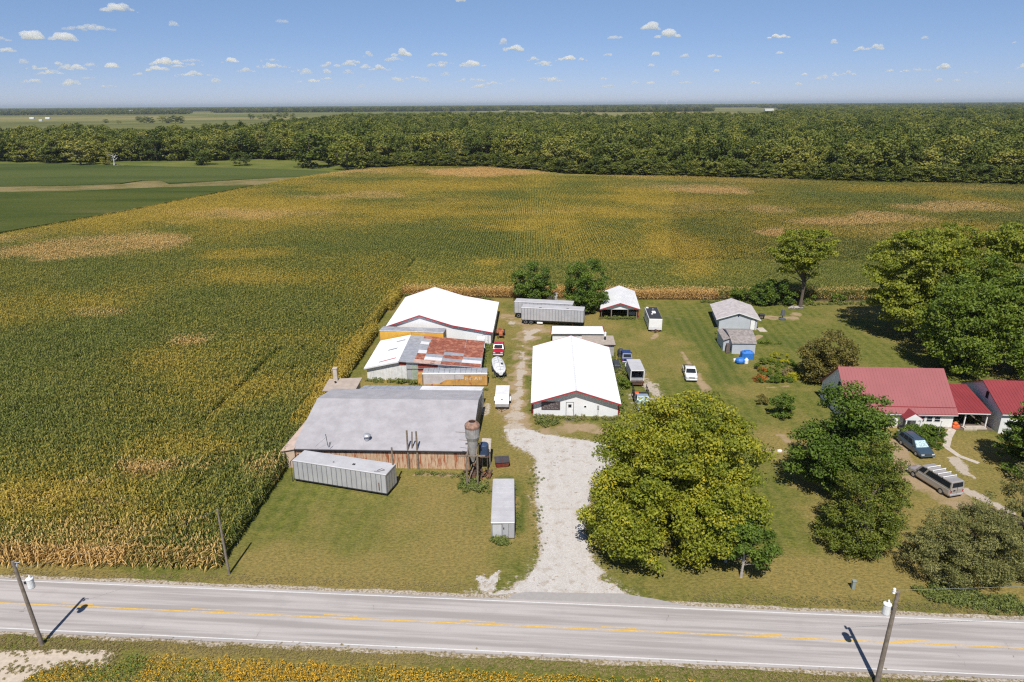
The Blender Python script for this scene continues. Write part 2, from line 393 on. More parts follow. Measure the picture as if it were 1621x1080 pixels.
    dry = np.clip((fbm(X, Y * .6, 14, 4, 12) - .42) * 3.2, 0, 1) * .55 + np.clip((nb2 - .42) * 3.0, 0, 1) * .45 + np.clip((nb - .5) * 1.6, 0, 1) * .5
    dry = dry + smooth(1.4, .2, seg_d(X, Y, wp((1050, 925, 3.5), (1250, 905, 3.5), (1400, 925, 2.5))) + e) * .45
    dry = dry + smooth(1.4, .2, seg_d(X, Y, wp((0, 925, 2.0), (190, 918, 1.6))) + e) * .55
    dry = dry + smooth(1.5, .2, seg_d(X, Y, wp((520, 840, 5), (700, 880, 5), (650, 780, 3))) + e) * .05
    dry = np.clip(dry * (1 - lush * .8), 0, 1)
    return gravel, bare, lush, dry
gv, ba, lu, dr = masks(X, Y)
near = (np.abs(X) < 100) & (Y > 30) & (Y < 170)
for a in (gv, ba): a[~near] = 0
gm, t, b = nodes('lawn_and_farmland')
P_ = pos(t)
def at_(t, n_): a = N(t, 'Attribute', attribute_name=n_); return a.outputs['Fac']
fine = noise(t, P_, 7.0, 5, 0.7); mid = noise(t, P_, 0.9, 5, 0.62); big = noise(t, P_, 0.12, 4, 0.6)
g1 = mixc(t, ss(t, mid, .3, .7), (0.088, 0.118, 0.018), (0.190, 0.192, 0.038))
g1 = mixc(t, ss(t, at_(t, 'lush'), .1, .9), g1, mixc(t, mid, (0.055, 0.095, 0.014), (0.125, 0.15, 0.028)))
dryf = math_(t, 'ADD', at_(t, 'dry'), math_(t, 'MULTIPLY', math_(t, 'SUBTRACT', fine, .5), .9))
g1 = mixc(t, ss(t, dryf, .14, .80), g1, mixc(t, noise(t, P_, 2.2, 5, .7), (0.22, 0.165, 0.046), (0.37, 0.285, 0.098)))
wv = N(t, 'TexWave', wave_type='BANDS', bands_direction='X'); wv.inputs['Scale'].default_value = .18; wv.inputs['Distortion'].default_value = 3.0; wv.inputs['Detail Scale'].default_value = .15
mp = N(t, 'Mapping'); mp.inputs['Rotation'].default_value = (0, 0, R(4)); L(t, P_, mp.inputs[0]); L(t, mp.outputs[0], wv.inputs[0])
g1 = mixc(t, math_(t, 'MULTIPLY', wv.outputs[1], .30), g1, (0.25, 0.215, 0.07))
g1 = mixc(t, ss(t, noise(t, mapping(t, P_, (1, 1.6, 1)), 2.6, 6, .85), .38, .60), mixc(t, .45, (0.03, 0.035, 0.008), g1), g1)
g1 = mixc(t, math_(t, 'MULTIPLY', ss(t, noise(t, mapping(t, P_, (.5, 2.0, 1)), 3.4, 5, .85), .52, .68), .5), g1, (0.36, 0.29, 0.12))
baf = math_(t, 'ADD', at_(t, 'bare'), math_(t, 'MULTIPLY', math_(t, 'SUBTRACT', fine, .5), .8))
g1 = mixc(t, ss(t, baf, .3, .75), g1, mixc(t, mid, (0.27, 0.19, 0.105), (0.40, 0.30, 0.19)))
grf = math_(t, 'ADD', at_(t, 'gravel'), math_(t, 'MULTIPLY', math_(t, 'SUBTRACT', noise(t, P_, 2.4, 7, .8), .5), 2.6))
g1 = mixc(t, ss(t, grf, .38, .66), g1, mixc(t, noise(t, P_, 12, 4, .7), (0.30, 0.24, 0.18), (0.58, 0.51, 0.44)))
# farmland beyond the woods
sp = N(t, 'SeparateXYZ'); L(t, P_, sp.inputs[0])
vo = N(t, 'TexVoronoi', distance='CHEBYCHEV'); vo.inputs['Scale'].default_value = 1.0; vo.inputs['Randomness'].default_value = .55
mf = N(t, 'Mapping'); mf.inputs['Scale'].default_value = (1 / 1300, 1 / 520, 1); L(t, P_, mf.inputs[0]); L(t, mf.outputs[0], vo.inputs['Vector'])
sv = N(t, 'SeparateColor'); L(t, vo.outputs['Color'], sv.inputs[0])
cr = N(t, 'ValToRGB'); L(t, sv.outputs[0], cr.inputs[0]); cr.color_ramp.interpolation = 'CONSTANT'
for i, (p_, c_) in enumerate([(0, (.10, .105, .03)), (.3, (.22, .20, .07)), (.5, (.06, .09, .02)), (.65, (.25, .21, .09)), (.85, (.12, .14, .03))]):
    el = cr.color_ramp.elements[i] if i < 2 else cr.color_ramp.elements.new(p_)
    el.position = p_; el.color = (*c_, 1)
farc = mixc(t, ss(t, noise(t, P_, .004, 4), .3, .7), cr.outputs[0], (.16, .16, .05))
g1 = mixc(t, ss(t, sp.outputs[1], 900, 1000), g1, farc)
L(t, g1, b.inputs['Base Color']); b.inputs['Roughness'].default_value = 1.0; b.inputs['Specular IOR Level'].default_value = .1
bump(t, b, math_(t, 'ADD', fine, math_(t, 'MULTIPLY', mid, .8)), .9, .10)
gme = npmesh('ground', np.stack([X, Y, np.zeros_like(X)], 1), quads, gm, {'gravel': gv, 'bare': ba, 'lush': lu, 'dry': dr})
tag(link('ground', gme), kind='structure')

# gravel driveway sheet with a ragged edge
c_ = 0.16
dx = np.arange(-9, 22, c_); dy = np.arange(50.5, 86, c_)
DX, DY = np.meshgrid(dx, dy); cxx, cyy = DX[:-1, :-1] + c_ / 2, DY[:-1, :-1] + c_ / 2
gg = masks(cxx.ravel(), cyy.ravel())[0].reshape(cxx.shape); gg = np.where(gg < .5, 0, gg)
keep = gg + (fbm(cxx, cyy, .7, 3, 77) - .5) * .9 + (rng.random(gg.shape) - .5) * .35 > .66
di = np.arange(DX.size).reshape(DX.shape)
dq = np.stack([di[:-1, :-1], di[:-1, 1:], di[1:, 1:], di[1:, :-1]], -1)[keep]
us, inv = np.unique(dq.ravel(), return_inverse=True)
hz_ = 0.02 + 0.03 * fbm(DX.ravel()[us], DY.ravel()[us], .8, 3, 9)
dm, t, b = nodes('crushed_limestone')
P_ = pos(t)
nA = noise(t, P_, 9, 5, .75); nB = noise(t, P_, .8, 5, .65); vv = N(t, 'TexVoronoi'); vv.inputs['Scale'].default_value = 5.5; L(t, P_, vv.inputs['Vector'])
c1 = mixc(t, ss(t, nA, .3, .7), (0.40, 0.37, 0.345), (0.60, 0.565, 0.54))
c1 = mixc(t, math_(t, 'MULTIPLY', math_(t, 'MULTIPLY', ss(t, vv.outputs[0], .34, .12), .8), ss(t, nB, .54, .66)), c1, (0.22, 0.185, 0.14))
wt_ = N(t, 'TexWave', wave_type='BANDS', bands_direction='X'); wt_.inputs['Scale'].default_value = .17; wt_.inputs['Distortion'].default_value = 4.0; wt_.inputs['Detail Scale'].default_value = .4; L(t, P_, wt_.inputs[0])
c1 = mixc(t, math_(t, 'MULTIPLY', ss(t, wt_.outputs[1], .4, .95), .16), c1, (0.40, 0.36, 0.32))
c1 = mixc(t, math_(t, 'MULTIPLY', ss(t, nB, .5, .7), .6), c1, (0.33, 0.275, 0.21))
L(t, c1, b.inputs['Base Color']); b.inputs['Roughness'].default_value = .95
bump(t, b, math_(t, 'ADD', nA, nB), .8, .06)
tag(link('driveway', npmesh('driveway', np.stack([DX.ravel()[us], DY.ravel()[us], hz_], 1), inv.reshape(-1, 4), dm)), kind='structure')

# ------------------------------------------------------------------ road (frame: s along, n across)
RY = R(-4.0); RO = np.array([0, 47.78])
def rd(s, n, z=0.0):
    return (RO[0] + s * math.cos(RY) - n * math.sin(RY), RO[1] + s * math.sin(RY) + n * math.cos(RY), z)
rm, t, b = nodes('old_asphalt')
tc = pos(t); mp = N(t, 'Mapping'); mp.inputs['Rotation'].default_value = (0, 0, R(4)); L(t, tc, mp.inputs[0]); rc_ = mp.outputs[0]
spx = N(t, 'SeparateXYZ'); L(t, rc_, spx.inputs[0])
st = noise(t, mapping(t, rc_, (.05, 1.6, 1)), 1.0, 5, .6); fn = noise(t, rc_, 14, 4, .7); bl = noise(t, rc_, .35, 4, .6)
c1 = mixc(t, ss(t, st, .35, .65), (0.315, 0.288, 0.278), (0.455, 0.42, 0.407))
c1 = mixc(t, ss(t, fn, .3, .7), mixc(t, .85, (0.2, 0.18, 0.17), c1), c1)
c1 = mixc(t, math_(t, 'MULTIPLY', ss(t, bl, .55, .7), .25), c1, (0.29, 0.265, 0.26))
vc = N(t, 'TexVoronoi', feature='DISTANCE_TO_EDGE'); vc.inputs['Scale'].default_value = .16
dv = N(t, 'Mix', data_type='VECTOR'); dv.inputs[0].default_value = .5; L(t, rc_, dv.inputs[4])
nz = N(t, 'TexNoise'); nz.inputs['Scale'].default_value = .9; nz.inputs['Detail'].default_value = 6; L(t, rc_, nz.inputs['Vector']); 
vadd = N(t, 'VectorMath', operation='ADD'); L(t, rc_, vadd.inputs[0]); L(t, nz.outputs[1], vadd.inputs[1]); L(t, vadd.outputs[0], vc.inputs['Vector'])
c1 = mixc(t, math_(t, 'MULTIPLY', ss(t, vc.outputs[0], .004, .001), ss(t, bl, .60, .66)), c1, (0.20, 0.18, 0.17))
L(t, c1, b.inputs['Base Color']); b.inputs['Roughness'].default_value = .85; bump(t, b, fn, .3, .02)
def strip(name, n0, n1, z, mat, s0=-160, s1=160, step=1.0, j=0.0, thick=0.0):
    ss_ = np.arange(s0, s1 + .01, step); v = []; k = len(ss_)
    for s_ in ss_:
        v.append(rd(s_, n0 + (fbm(np.array([s_]), np.array([3.]), 2.5, 3, 4)[0] - .5) * j, z))
        v.append(rd(s_, n1 + (fbm(np.array([s_]), np.array([9.]), 2.5, 3, 5)[0] - .5) * j, z))
    f = [(2 * i, 2 * i + 2, 2 * i + 3, 2 * i + 1) for i in range(k - 1)]
    return npmesh(name, np.array(v), np.array(f), mat)
rme = strip('road', -3.42, 3.32, .10, rm, j=.12)
road = link('road', rme); tag(road, kind='structure')
sm_, t, b = nodes('gravel_shoulder'); P_ = pos(t); nA = noise(t, P_, 5, 5, .75)
L(t, mixc(t, ss(t, nA, .38, .62), (0.20, 0.155, 0.085), (0.48, 0.42, 0.36)), b.inputs['Base Color']); b.inputs['Roughness'].default_value = 1; bump(t, b, nA, .6, .05)
for a0, a1 in ((3.05, 3.85), (-3.8, -3.1)): tag(link('shoulder', strip('shoulder', a0, a1, .06, sm_, j=.7)), kind='structure')
pw = M('white_road_paint', (0.64, 0.63, 0.62), .6, 0, .08, 4); py_ = M('yellow_road_paint', (0.62, 0.40, 0.10), .6, 0, .12, 4)
tag(link('road_marking', strip('road_marking', 2.94, 3.04, .106, pw, j=.02)), kind='structure')
tag(link('road_marking', strip('road_marking', -3.11, -3.01, .106, pw, j=.02)), kind='structure')
tag(link('road_marking', strip('road_marking', -.11, .03, .106, py_, j=.02)), kind='structure')
s_at = lambda px, py: (lambda g: (g[0] - RO[0]) * math.cos(RY) + (g[1] - RO[1]) * math.sin(RY))(G2(px, py))
s0_ = s_at(513, 974)
for k in range(-5, 7): tag(link('road_marking', strip('road_marking', .21, .33, .106, py_, s0_ + k * 12.19, s0_ + k * 12.19 + 3.05, .61)), kind='structure')
# asphalt apron at the drive mouth
am, t, b = nodes('patched_apron'); P_ = pos(t)
L(t, mixc(t, noise(t, P_, 3, 6, .7), (0.26, 0.24, 0.235), (0.40, 0.375, 0.365)), b.inputs['Base Color']); b.inputs['Roughness'].default_value = .9
ap = [G2(*p) for p in [(800, 953), (812, 942), (834, 938), (900, 940), (985, 941), (1040, 950), (1092, 962), (1060, 966)]]
am_ = MB(); am_.add([(x_, y_, .094) for x_, y_ in ap] + [(x_, y_, -.05) for x_, y_ in ap], [tuple(range(8))[::-1]] + [(i, (i + 1) % 8, 8 + (i + 1) % 8, 8 + i) for i in range(8)])
tag(build('apron', am_, am), kind='structure')
# concrete pad at the near left
pp = [G2(*p) for p in [(-60, 1031), (30, 1030), (120, 1028), (178, 1030), (184, 1040), (165, 1056), (110, 1058), (62, 1062), (35, 1080), (-60, 1085)]]
pm = MB(); n_ = len(pp); pm.add([(x_, y_, .05) for x_, y_ in pp] + [(x_, y_, -.05) for x_, y_ in pp], [tuple(range(n_))] + [(i, (i + 1) % n_, n_ + (i + 1) % n_, n_ + i) for i in range(n_)])
tag(build('field_entrance', pm, M('packed_pale_gravel', (0.50, 0.42, 0.34), .95, 0, .12, 2.5, dirt=.2)), kind='structure')
# garden paths
def path_strip(pts, mat):
    m_ = MB(); P3 = [Vector((*G2(a, b_), .03)) for a, b_, _ in pts]
    for i in range(len(P3) - 1):
        d_ = (P3[i + 1] - P3[i]).normalized(); nn = Vector((-d_.y, d_.x, 0)); w0, w1 = pts[i][2], pts[i + 1][2]
        m_.slab(P3[i] - nn * w0 - d_ * .1, P3[i + 1] - nn * w1 + d_ * .1, P3[i + 1] + nn * w1 + d_ * .1, P3[i] + nn * w0 - d_ * .1, .06 + i * .004)
        P3[i + 1] = P3[i + 1] + Vector((0, 0, -.004))
    return m_
tag(build('garden_path', path_strip([(1510, 676, .45), (1501, 692, .45), (1498, 708, .4), (1518, 722, .35), (1548, 733, .35)], conc), conc), kind='structure')

# ------------------------------------------------------------------ soybean and meadow fields on the far left
def field(name, pts, mat, z, label, h=None):
    gp = [G2(*p) for p in pts]; n = len(gp); m_ = MB()
    m_.add([(x_, y_, z) for x_, y_ in gp] + [(x_, y_, -.1) for x_, y_ in gp], [tuple(range(n))] + [(n + i, n + (i + 1) % n, (i + 1) % n, i) for i in range(n)])
    return tag(build(name, m_, mat), label, None, None, 'stuff')
def crop_mat(name, a, b_, sc=.05, c=None, aniso=(1, 1, 1)):
    m_, t, bb = nodes(name); P_ = pos(t)
    n1 = noise(t, mapping(t, P_, aniso), sc, 6, .6); n2 = noise(t, P_, 1.6, 4, .7); col = mixc(t, ss(t, n1, .35, .65), a, b_)
    if c: col = mixc(t, ss(t, noise(t, mapping(t, P_, aniso), sc * .6, 5), .55, .7), col, c)
    col = mixc(t, ss(t, n2, .25, .7), mixc(t, .6, (.01, .015, .004), col), col)
    L(t, col, bb.inputs['Base Color']); bb.inputs['Roughness'].default_value = 1; bb.inputs['Specular IOR Level'].default_value = .1; bump(t, bb, n2, 1.0, .5); return m_
soy_m = crop_mat('soybean_leaves', (.052, .078, .014), (.098, .115, .024), .03, (.13, .125, .04), (.25, 1.3, 1))
soy2_m = crop_mat('soybean_leaves_far', (.062, .090, .022), (.105, .128, .036), .012, (.17, .165, .05), (.2, 1.2, 1))
straw_m = crop_mat('dry_grass_strip', (.17, .155, .055), (.30, .235, .11), .06)
mead_m = crop_mat('meadow_grass', (.12, .15, .03), (.20, .205, .055), .02, (.22, .19, .07))
field('soybean_field', [(-420, 440), (0, 371), (200, 336), (402, 295), (250, 299), (100, 305), (-420, 312)], soy_m, .8, 'dark green soybean field beyond the left end of the corn')
field('dry_grass_strip', [(-420, 312), (100, 304), (250, 298), (420, 295), (545, 281), (470, 281), (385, 286), (268, 293), (255, 287), (225, 288), (190, 293), (100, 296), (-420, 302)], straw_m, .45, 'tan strip of dry grass between two green fields')
field('soybean_field', [(-420, 302), (100, 295), (190, 292), (225, 287), (250, 286), (268, 292), (385, 285), (530, 279), (518, 272), (400, 268), (230, 264), (100, 260), (-420, 262)], soy2_m, .6, 'streaky green soybean field in front of the left woodland')
field('meadow', [(-420, 262), (100, 260), (230, 264), (400, 268), (518, 272), (560, 272), (560, 252), (300, 249), (-420, 250)], mead_m, .3, 'pale yellow-green meadow along the foot of the left wood')
# bare-soil colour beneath the corn
soil_m = crop_mat('corn_soil', (.10, .085, .04), (.17, .13, .06), .3)

# ================================================================== CORN
def corn_leaf(P, az, z0, ln, wd, lift, droop, roll):
    c, s = math.cos(az), math.sin(az); v = []
    for i, tt in enumerate((0, .38, .72, 1.0)):
        r = ln * tt * (1 - .12 * tt); z = z0 + lift * tt - droop * tt * tt
        w_ = wd * (.55, 1.0, .75, .06)[i]; px_, py_ = P[0] + c * r, P[1] + s * r
        v += [(px_ - s * w_, py_ + c * w_, z - roll * w_), (px_ + s * w_, py_ - c * w_, z + roll * w_)]
    return v
def corn_tile(nrow, nper, W, Ln, seed, leaves=11, wide=1.0, spread=.9, lnk=1.0):
    r = random.Random(seed); V = []; F = []; LR = []
    for i in range(nrow):
        for j in range(nper):
            x = (i + .5) / nrow * W - W / 2 + r.uniform(-.05, .05); y = (j + .5) / nper * Ln - Ln / 2 + r.uniform(-.06, .06)
            h = r.uniform(2.1, 2.65); a0 = math.pi / 2 + r.uniform(-spread, spread)
            b = len(V); q = .017 * wide
            V += [(x - q, y - q, 0), (x + q, y - q, 0), (x + q, y + q, 0), (x - q, y + q, 0), (x, y - q * .4, h), (x + q * .4, y, h), (x, y + q * .4, h), (x - q * .4, y, h)]
            F += [(b, b + 1, b + 5, b + 4), (b + 1, b + 2, b + 6, b + 5), (b + 2, b + 3, b + 7, b + 6), (b + 3, b, b + 4, b + 7)]; LR += [.45] * 8
            for k in range(leaves):
                z0 = h * (.22 + .74 * k / leaves); az = a0 + math.pi * (k % 2) + r.uniform(-.5, .5) * min(1, spread)
                ln = lnk * r.uniform(.5, .8) * (1 - .35 * abs(k / leaves - .5)); b = len(V)
                V += corn_leaf((x, y), az, z0, ln, .045 * wide, r.uniform(.15, .45), r.uniform(.25, .8), r.uniform(-.6, .6))
                F += [(b + 2 * m, b + 2 * m + 1, b + 2 * m + 3, b + 2 * m + 2) for m in range(3)]
                LR += [min(1, max(0, r.gauss(.42, .22) + (.25 if k < 3 else 0)))] * 8
            for k in range(3):   # tassel
                az = r.uniform(0, 6.28); b = len(V); c, s = math.cos(az), math.sin(az); e_ = .02 * wide
                V += [(x - s * e_, y + c * e_, h - .05), (x + s * e_, y - c * e_, h - .05), (x + c * .14 + s * e_, y + s * .14 - c * e_, h + .22), (x + c * .14 - s * e_, y + s * .14 + c * e_, h + .22)]
                F += [(b, b + 1, b + 2, b + 3)]; LR += [.95] * 4
    return np.array(V), np.array(F), np.array(LR)
cm, t, b = nodes('corn_leaves')
P_ = pos(t)
def inst(t, n_): a = N(t, 'Attribute', attribute_name=n_, attribute_type='INSTANCER'); return a.outputs['Fac']
lr = at_(t, 'lr'); yel = inst(t, 'yel'); dry_ = inst(t, 'dry')
nn = noise(t, P_, .9, 4, .6); ln_ = math_(t, 'MULTIPLY', math_(t, 'SUBTRACT', lr, .5), .85); nv = math_(t, 'MULTIPLY', math_(t, 'SUBTRACT', nn, .5), .7)
c1 = mixc(t, ss(t, math_(t, 'ADD', nn, math_(t, 'MULTIPLY', ln_, .5)), .25, .8), (0.090, 0.122, 0.020), (0.270, 0.280, 0.066))
fy = ss(t, math_(t, 'ADD', math_(t, 'ADD', yel, nv), ln_), .25, 1.05)
c1 = mixc(t, fy, c1, (0.50, 0.37, 0.065))
fd = ss(t, math_(t, 'ADD', math_(t, 'ADD', dry_, nv), ln_), .35, .95)
c1 = mixc(t, fd, c1, mixc(t, lr, (0.40, 0.22, 0.065), (0.76, 0.52, 0.20)))
L(t, c1, b.inputs['Base Color']); b.inputs['Roughness'].default_value = .55; b.inputs['Specular IOR Level'].default_value = .25
tr = N(t, 'BsdfTranslucent'); L(t, c1, tr.inputs[0]); mx = N(t, 'MixShader'); mx.inputs[0].default_value = .22
out = t.nodes['Material Output']; L(t, b.outputs[0], mx.inputs[1]); L(t, tr.outputs[0], mx.inputs[2]); L(t, mx.outputs[0], out.inputs[0])

CF = [(-28.6, 55.9), (-25.2, 155.5), (-1.5, 153.8), (43, 151.2), (78, 149.6), (115, 148.4), (340, 139), (340, 361), G2(1640, 293, 2.3), G2(1300, 286, 2.3), G2(1080, 279, 2.3), G2(890, 277, 2.3), G2(850, 270, 2.3), G2(760, 264, 2.3), G2(640, 263, 2.3), G2(560, 269, 2.3),
      G2(470, 281, 2.3), G2(402, 294, 2.3), G2(200, 334, 2.3), G2(0, 370, 2.3), (-225, 222), (-62, 48), (-62, 56.6), (-45, 56.2)]
CS = [(-31.2, 58.2), (-27.6, 157.0)] + CF[2:-3] + [(-62, 58.4), (-45, 58.3)] + [(-40, 58.2)]; CS = CS[:len(CF)]
sb = MB(); nC = len(CS); sb.add([(x_ , y_ , .012) for x_, y_ in CS] + [(x_, y_, -.05) for x_, y_ in CS], [tuple(range(nC)), tuple(range(nC, 2 * nC))[::-1]] + [(i + nC, (i + 1) % nC + nC, (i + 1) % nC, i) for i in range(nC)])
tag(build('field_soil', sb, soil_m), kind='structure')
def grid_pts(poly, sx, sy, yaw, cond=None):
    xs = [p[0] for p in poly]; ys = [p[1] for p in poly]; c, s = math.cos(yaw), math.sin(yaw)
    q_ = max(max(map(abs, xs)), max(map(abs, ys))) + 60; A = np.arange(-q_, q_, sx); B = np.arange(-q_, q_, sy)
    a, b_ = np.meshgrid(A, B); a = a.ravel(); b_ = b_.ravel()
    x = a * c - (b_ - 56) * s; y = a * s + (b_ - 56) * c + 56
    k = inpoly(x, y, poly)
    return x[k], y[k], a[k], b_[k]
def ellw(px, py, rx, ry, s):
    c = G(px, py, 2.2); ex = abs(G(px + rx, py, 2.2)[0] - c[0]); ey = (G(px, py - ry, 2.2)[1] - G(px, py + ry, 2.2)[1]) / 2
    return c[0], c[1], ex, ey, s
DRY = [ellw(*a) for a in [(120, 388, 170, 22, .75), (30, 380, 60, 16, .5), (190, 400, 90, 10, .4), (155, 497, 55, 12, .55), (300, 538, 45, 12, .6), (770, 272, 120, 7, 1.0), (640, 270, 90, 5, .5), (1115, 303, 60, 6, .85), (1235, 368, 34, 7, 1.0), (1330, 352, 70, 6, .6), (1405, 345, 60, 11, .75),
    (1520, 328, 130, 9, .75), (1215, 330, 50, 7, .5), (230, 735, 55, 10, .85), (135, 760, 40, 10, .5), (300, 735, 45, 9, .4), (175, 795, 40, 9, .5), (60, 880, 140, 28, .85), (120, 840, 150, 25, .6), (40, 790, 90, 18, .45), (560, 690, 1, 1, 0), (420, 735, 30, 14, .5), (300, 822, 26, 9, .55), (780, 258, 1, 1, 0), (860, 336, 120, 6, .3), (1060, 330, 120, 10, .3), (400, 338, 120, 8, .35), (560, 310, 90, 6, .35)]]
YEL = [ellw(*a) for a in [(400, 400, 90, 9, .6), (90, 480, 130, 40, .45), (60, 780, 110, 35, .55), (150, 830, 140, 40, .45), (270, 700, 60, 20, .35), (330, 705, 50, 10, .5), (1068, 385, 50, 42, .65), (900, 330, 180, 25, .35), (760, 361, 70, 6, .45), (720, 330, 200, 20, .25), (1400, 370, 120, 14, .3), (620, 300, 150, 15, .3), (555, 545, 14, 40, .75),
    (525, 590, 16, 30, .65), (500, 625, 12, 22, .6), (380, 620, 60, 25, .25), (260, 560, 120, 25, .25), (770, 415, 25, 5, .6), (250, 330, 260, 30, .25), (300, 440, 200, 16, .25), (1600, 370, 120, 20, .4), (1220, 300, 300, 8, .2)]]
def patches(x, y, E):
    r = np.zeros_like(x)
    e = (fbm(x, y, 14, 4, 21) - .5) * 1.3
    for cx_, cy_, a, b_, s_ in E:
        r = np.maximum(r, s_ * smooth(1.35, .45, np.hypot((x - cx_) / a, (y - cy_) / b_) + e))
    return r
near_t = [corn_tile(2, 7, 1.52, 1.5, s) for s in range(6)]
row_t = [corn_tile(2, 7, 1.52, 1.5, 20 + s, leaves=9, spread=.3, lnk=.7) for s in range(5)]
sets = []
x, y, a_, b_ = grid_pts(CF, 1.52, 1.5, R(-1.8))
border = np.interp(x, [-26, -1.5, 43, 78, 115, 340], [155.5, 153.8, 151.2, 149.6, 148.4, 139])
head = (x > -27) & (y < border + 34) & (y > 120)
def wh(x, y):
    wheel = np.zeros(len(x), bool)
    for (p0, p1) in (((330, 660), (430, 560)), ((393, 623), (447, 567))):
        A0 = G(*p0, 2.3); A1 = G(*p1, 2.3); cx_ = (A0[0] + A1[0]) / 2; cy_ = (A0[1] + A1[1]) / 2
        lx = x - (cx_ + (y - cy_) * math.tan(R(1.8))); wheel |= (np.abs(lx) < .6) & (y > A0[1] - 3) & (y < A1[1] + 3)
    return wheel
xh, yh, _, _ = grid_pts(CF, 1.52, 1.5, R(90 - 1.5))
bh = np.interp(xh, [-26, -1.5, 43, 78, 115, 340], [155.5, 153.8, 151.2, 149.6, 148.4, 139])
kh = (xh > -27) & (yh < bh + 34) & (yh > 120)
def finish(x, y, rot, tl=None, rowid=None):
    n = len(x)
    yel = .12 + .36 * smooth(150, 300, y) + (fbm(x * .8 + y * .25, y, 34, 5, 31) - .5) * 1.7 + (fbm(x * .5 + y * .4, y, 12, 3, 33) - .5) * .5 + patches(x, y, YEL)
    dry = -.20 + (fbm(x * .7 + y * .3, y, 44, 5, 41) - .5) * 1.6 + patches(x, y, DRY) * 1.35 + .1 * smooth(200, 400, y)
    bd = np.interp(x, [-26, -1.5, 43, 78, 115, 340], [155.5, 153.8, 151.2, 149.6, 148.4, 139])
    edge = (x > -26) & (y < bd + 4.0)
    s_ = np.where(x < 20, 1.1, np.where(x < 48, 1.15, .55)); dry = np.where(edge, np.maximum(dry, s_ * smooth(4.2, 1.8, y - bd)), dry)
    fe = (y < 59.0) & (x < -25); dry = np.where(fe, np.maximum(dry, smooth(3.2, .6, y - 56) * np.where(x < -37, 1.1, .75)), dry)
    re = (x < -22) & (y < 155); lx = x - (-29.3 + (y - 56) * .0343); yel = np.where(re & (lx > -3.2) & (y > 84), np.maximum(yel, .85 * smooth(-3.2, -1.2, lx)), yel)
    yel[(x > 25) & (y > 200)] -= .12
    if rowid is not None: yel = yel + (vnoise(rowid * .9, rowid * 0 + .5, 5) - .5) * .18
    hs = .88 + .22 * fbm(x, y, 16, 3, 51) + rng.uniform(-.05, .05, n)
    hs = hs * np.where(wh(x, y), .70, 1)
    rz = rot + math.pi * rng.integers(0, 2, n)
    return (tl or near_t, np.stack([x + rng.uniform(-.06, .06, n), y, np.zeros(n)], 1), rz, np.full(n, 1.0), hs, np.clip(yel, -1, 2), np.clip(dry, -1, 2))
k = ~head & ((rng.random(len(x)) > .004))
rowz = (x > y * .235) & (y > 184) 
sets.append(finish(x[k & ~rowz], y[k & ~rowz], R(-1.8)))
sets.append(finish(x[k & rowz], y[k & rowz], R(-1.8), row_t, a_[k & rowz] / 1.52))
sets.append(finish(xh[kh], yh[kh], R(90 - 1.5)))
scatter('corn_field', sets, cm, 'tall ripening corn, green with yellow and tan patches, filling the field behind the farmyard')
print('corn tiles', k.sum() + kh.sum())

# ------------------------------------------------------------------ yellow soybeans at the bottom, weeds
def bush_tile(n, W, hmax, leaf, seed):
    r = np.random.default_rng(seed); c = np.stack([r.uniform(-W / 2, W / 2, n), r.uniform(-W / 2, W / 2, n), hmax * (.25 + .75 * r.random(n) ** .6)], 1)
    return leafquads(c, leaf, r, up=.5) + (np.repeat(r.random(n), 4),)
def leafquads(c, size, r, up=.4, nrm=None, asp=.6):
    n = len(c); d_ = r.normal(size=(n, 3)); 
    if nrm is not None: d_ = d_ * .75 + nrm
    d_[:, 2] += up; d_ /= np.linalg.norm(d_, axis=1, keepdims=True) + 1e-9
    a = np.cross(d_, r.normal(size=(n, 3))); a /= np.linalg.norm(a, axis=1, keepdims=True) + 1e-9
    b_ = np.cross(d_, a); s = (size * r.uniform(.7, 1.3, n))[:, None]
    v = np.stack([c - a * s, c - b_ * s * asp + a * s * .1, c + a * s, c + b_ * s * asp + a * s * .1], 1).reshape(-1, 3)
    return v, np.arange(4 * n).reshape(n, 4)
def leaf_mat(name, ramp, trans=.25, rough=.6, rnd=.5, inst_=False):
    m_, t, bb = nodes(name)
    lr = at_(t, 'lr'); cl = at_(t, 'cl')
    f = math_(t, 'ADD', math_(t, 'MULTIPLY', lr, .5), math_(t, 'MULTIPLY', cl, .5))
    if inst_ == 'obj':
        oi = N(t, 'ObjectInfo'); f = math_(t, 'ADD', math_(t, 'MULTIPLY', f, .35), math_(t, 'MULTIPLY', oi.outputs['Random'], .65))
    if inst_ == 'vr':
        f = math_(t, 'ADD', math_(t, 'MULTIPLY', f, .35), math_(t, 'MULTIPLY', inst(t, 'vr'), .65))
    cr = N(t, 'ValToRGB'); L(t, f, cr.inputs[0])
    for i, (p_, c_) in enumerate(ramp):
        el = cr.color_ramp.elements[i] if i < 2 else cr.color_ramp.elements.new(p_)
        el.position = p_; el.color = (*c_, 1)
    L(t, cr.outputs[0], bb.inputs['Base Color']); bb.inputs['Roughness'].default_value = rough; bb.inputs['Specular IOR Level'].default_value = .25
    tr = N(t, 'BsdfTranslucent'); L(t, cr.outputs[0], tr.inputs[0]); mx = N(t, 'MixShader'); mx.inputs[0].default_value = trans
    L(t, bb.outputs[0], mx.inputs[1]); L(t, tr.outputs[0], mx.inputs[2]); L(t, mx.outputs[0], t.nodes['Material Output'].inputs[0])
    return m_
soyv, t, b = nodes('yellowing_soybeans')
lr = at_(t, 'lr'); yl = inst(t, 'yel')
f = ss(t, math_(t, 'ADD', math_(t, 'MULTIPLY', lr, .6), yl), .3, .9)
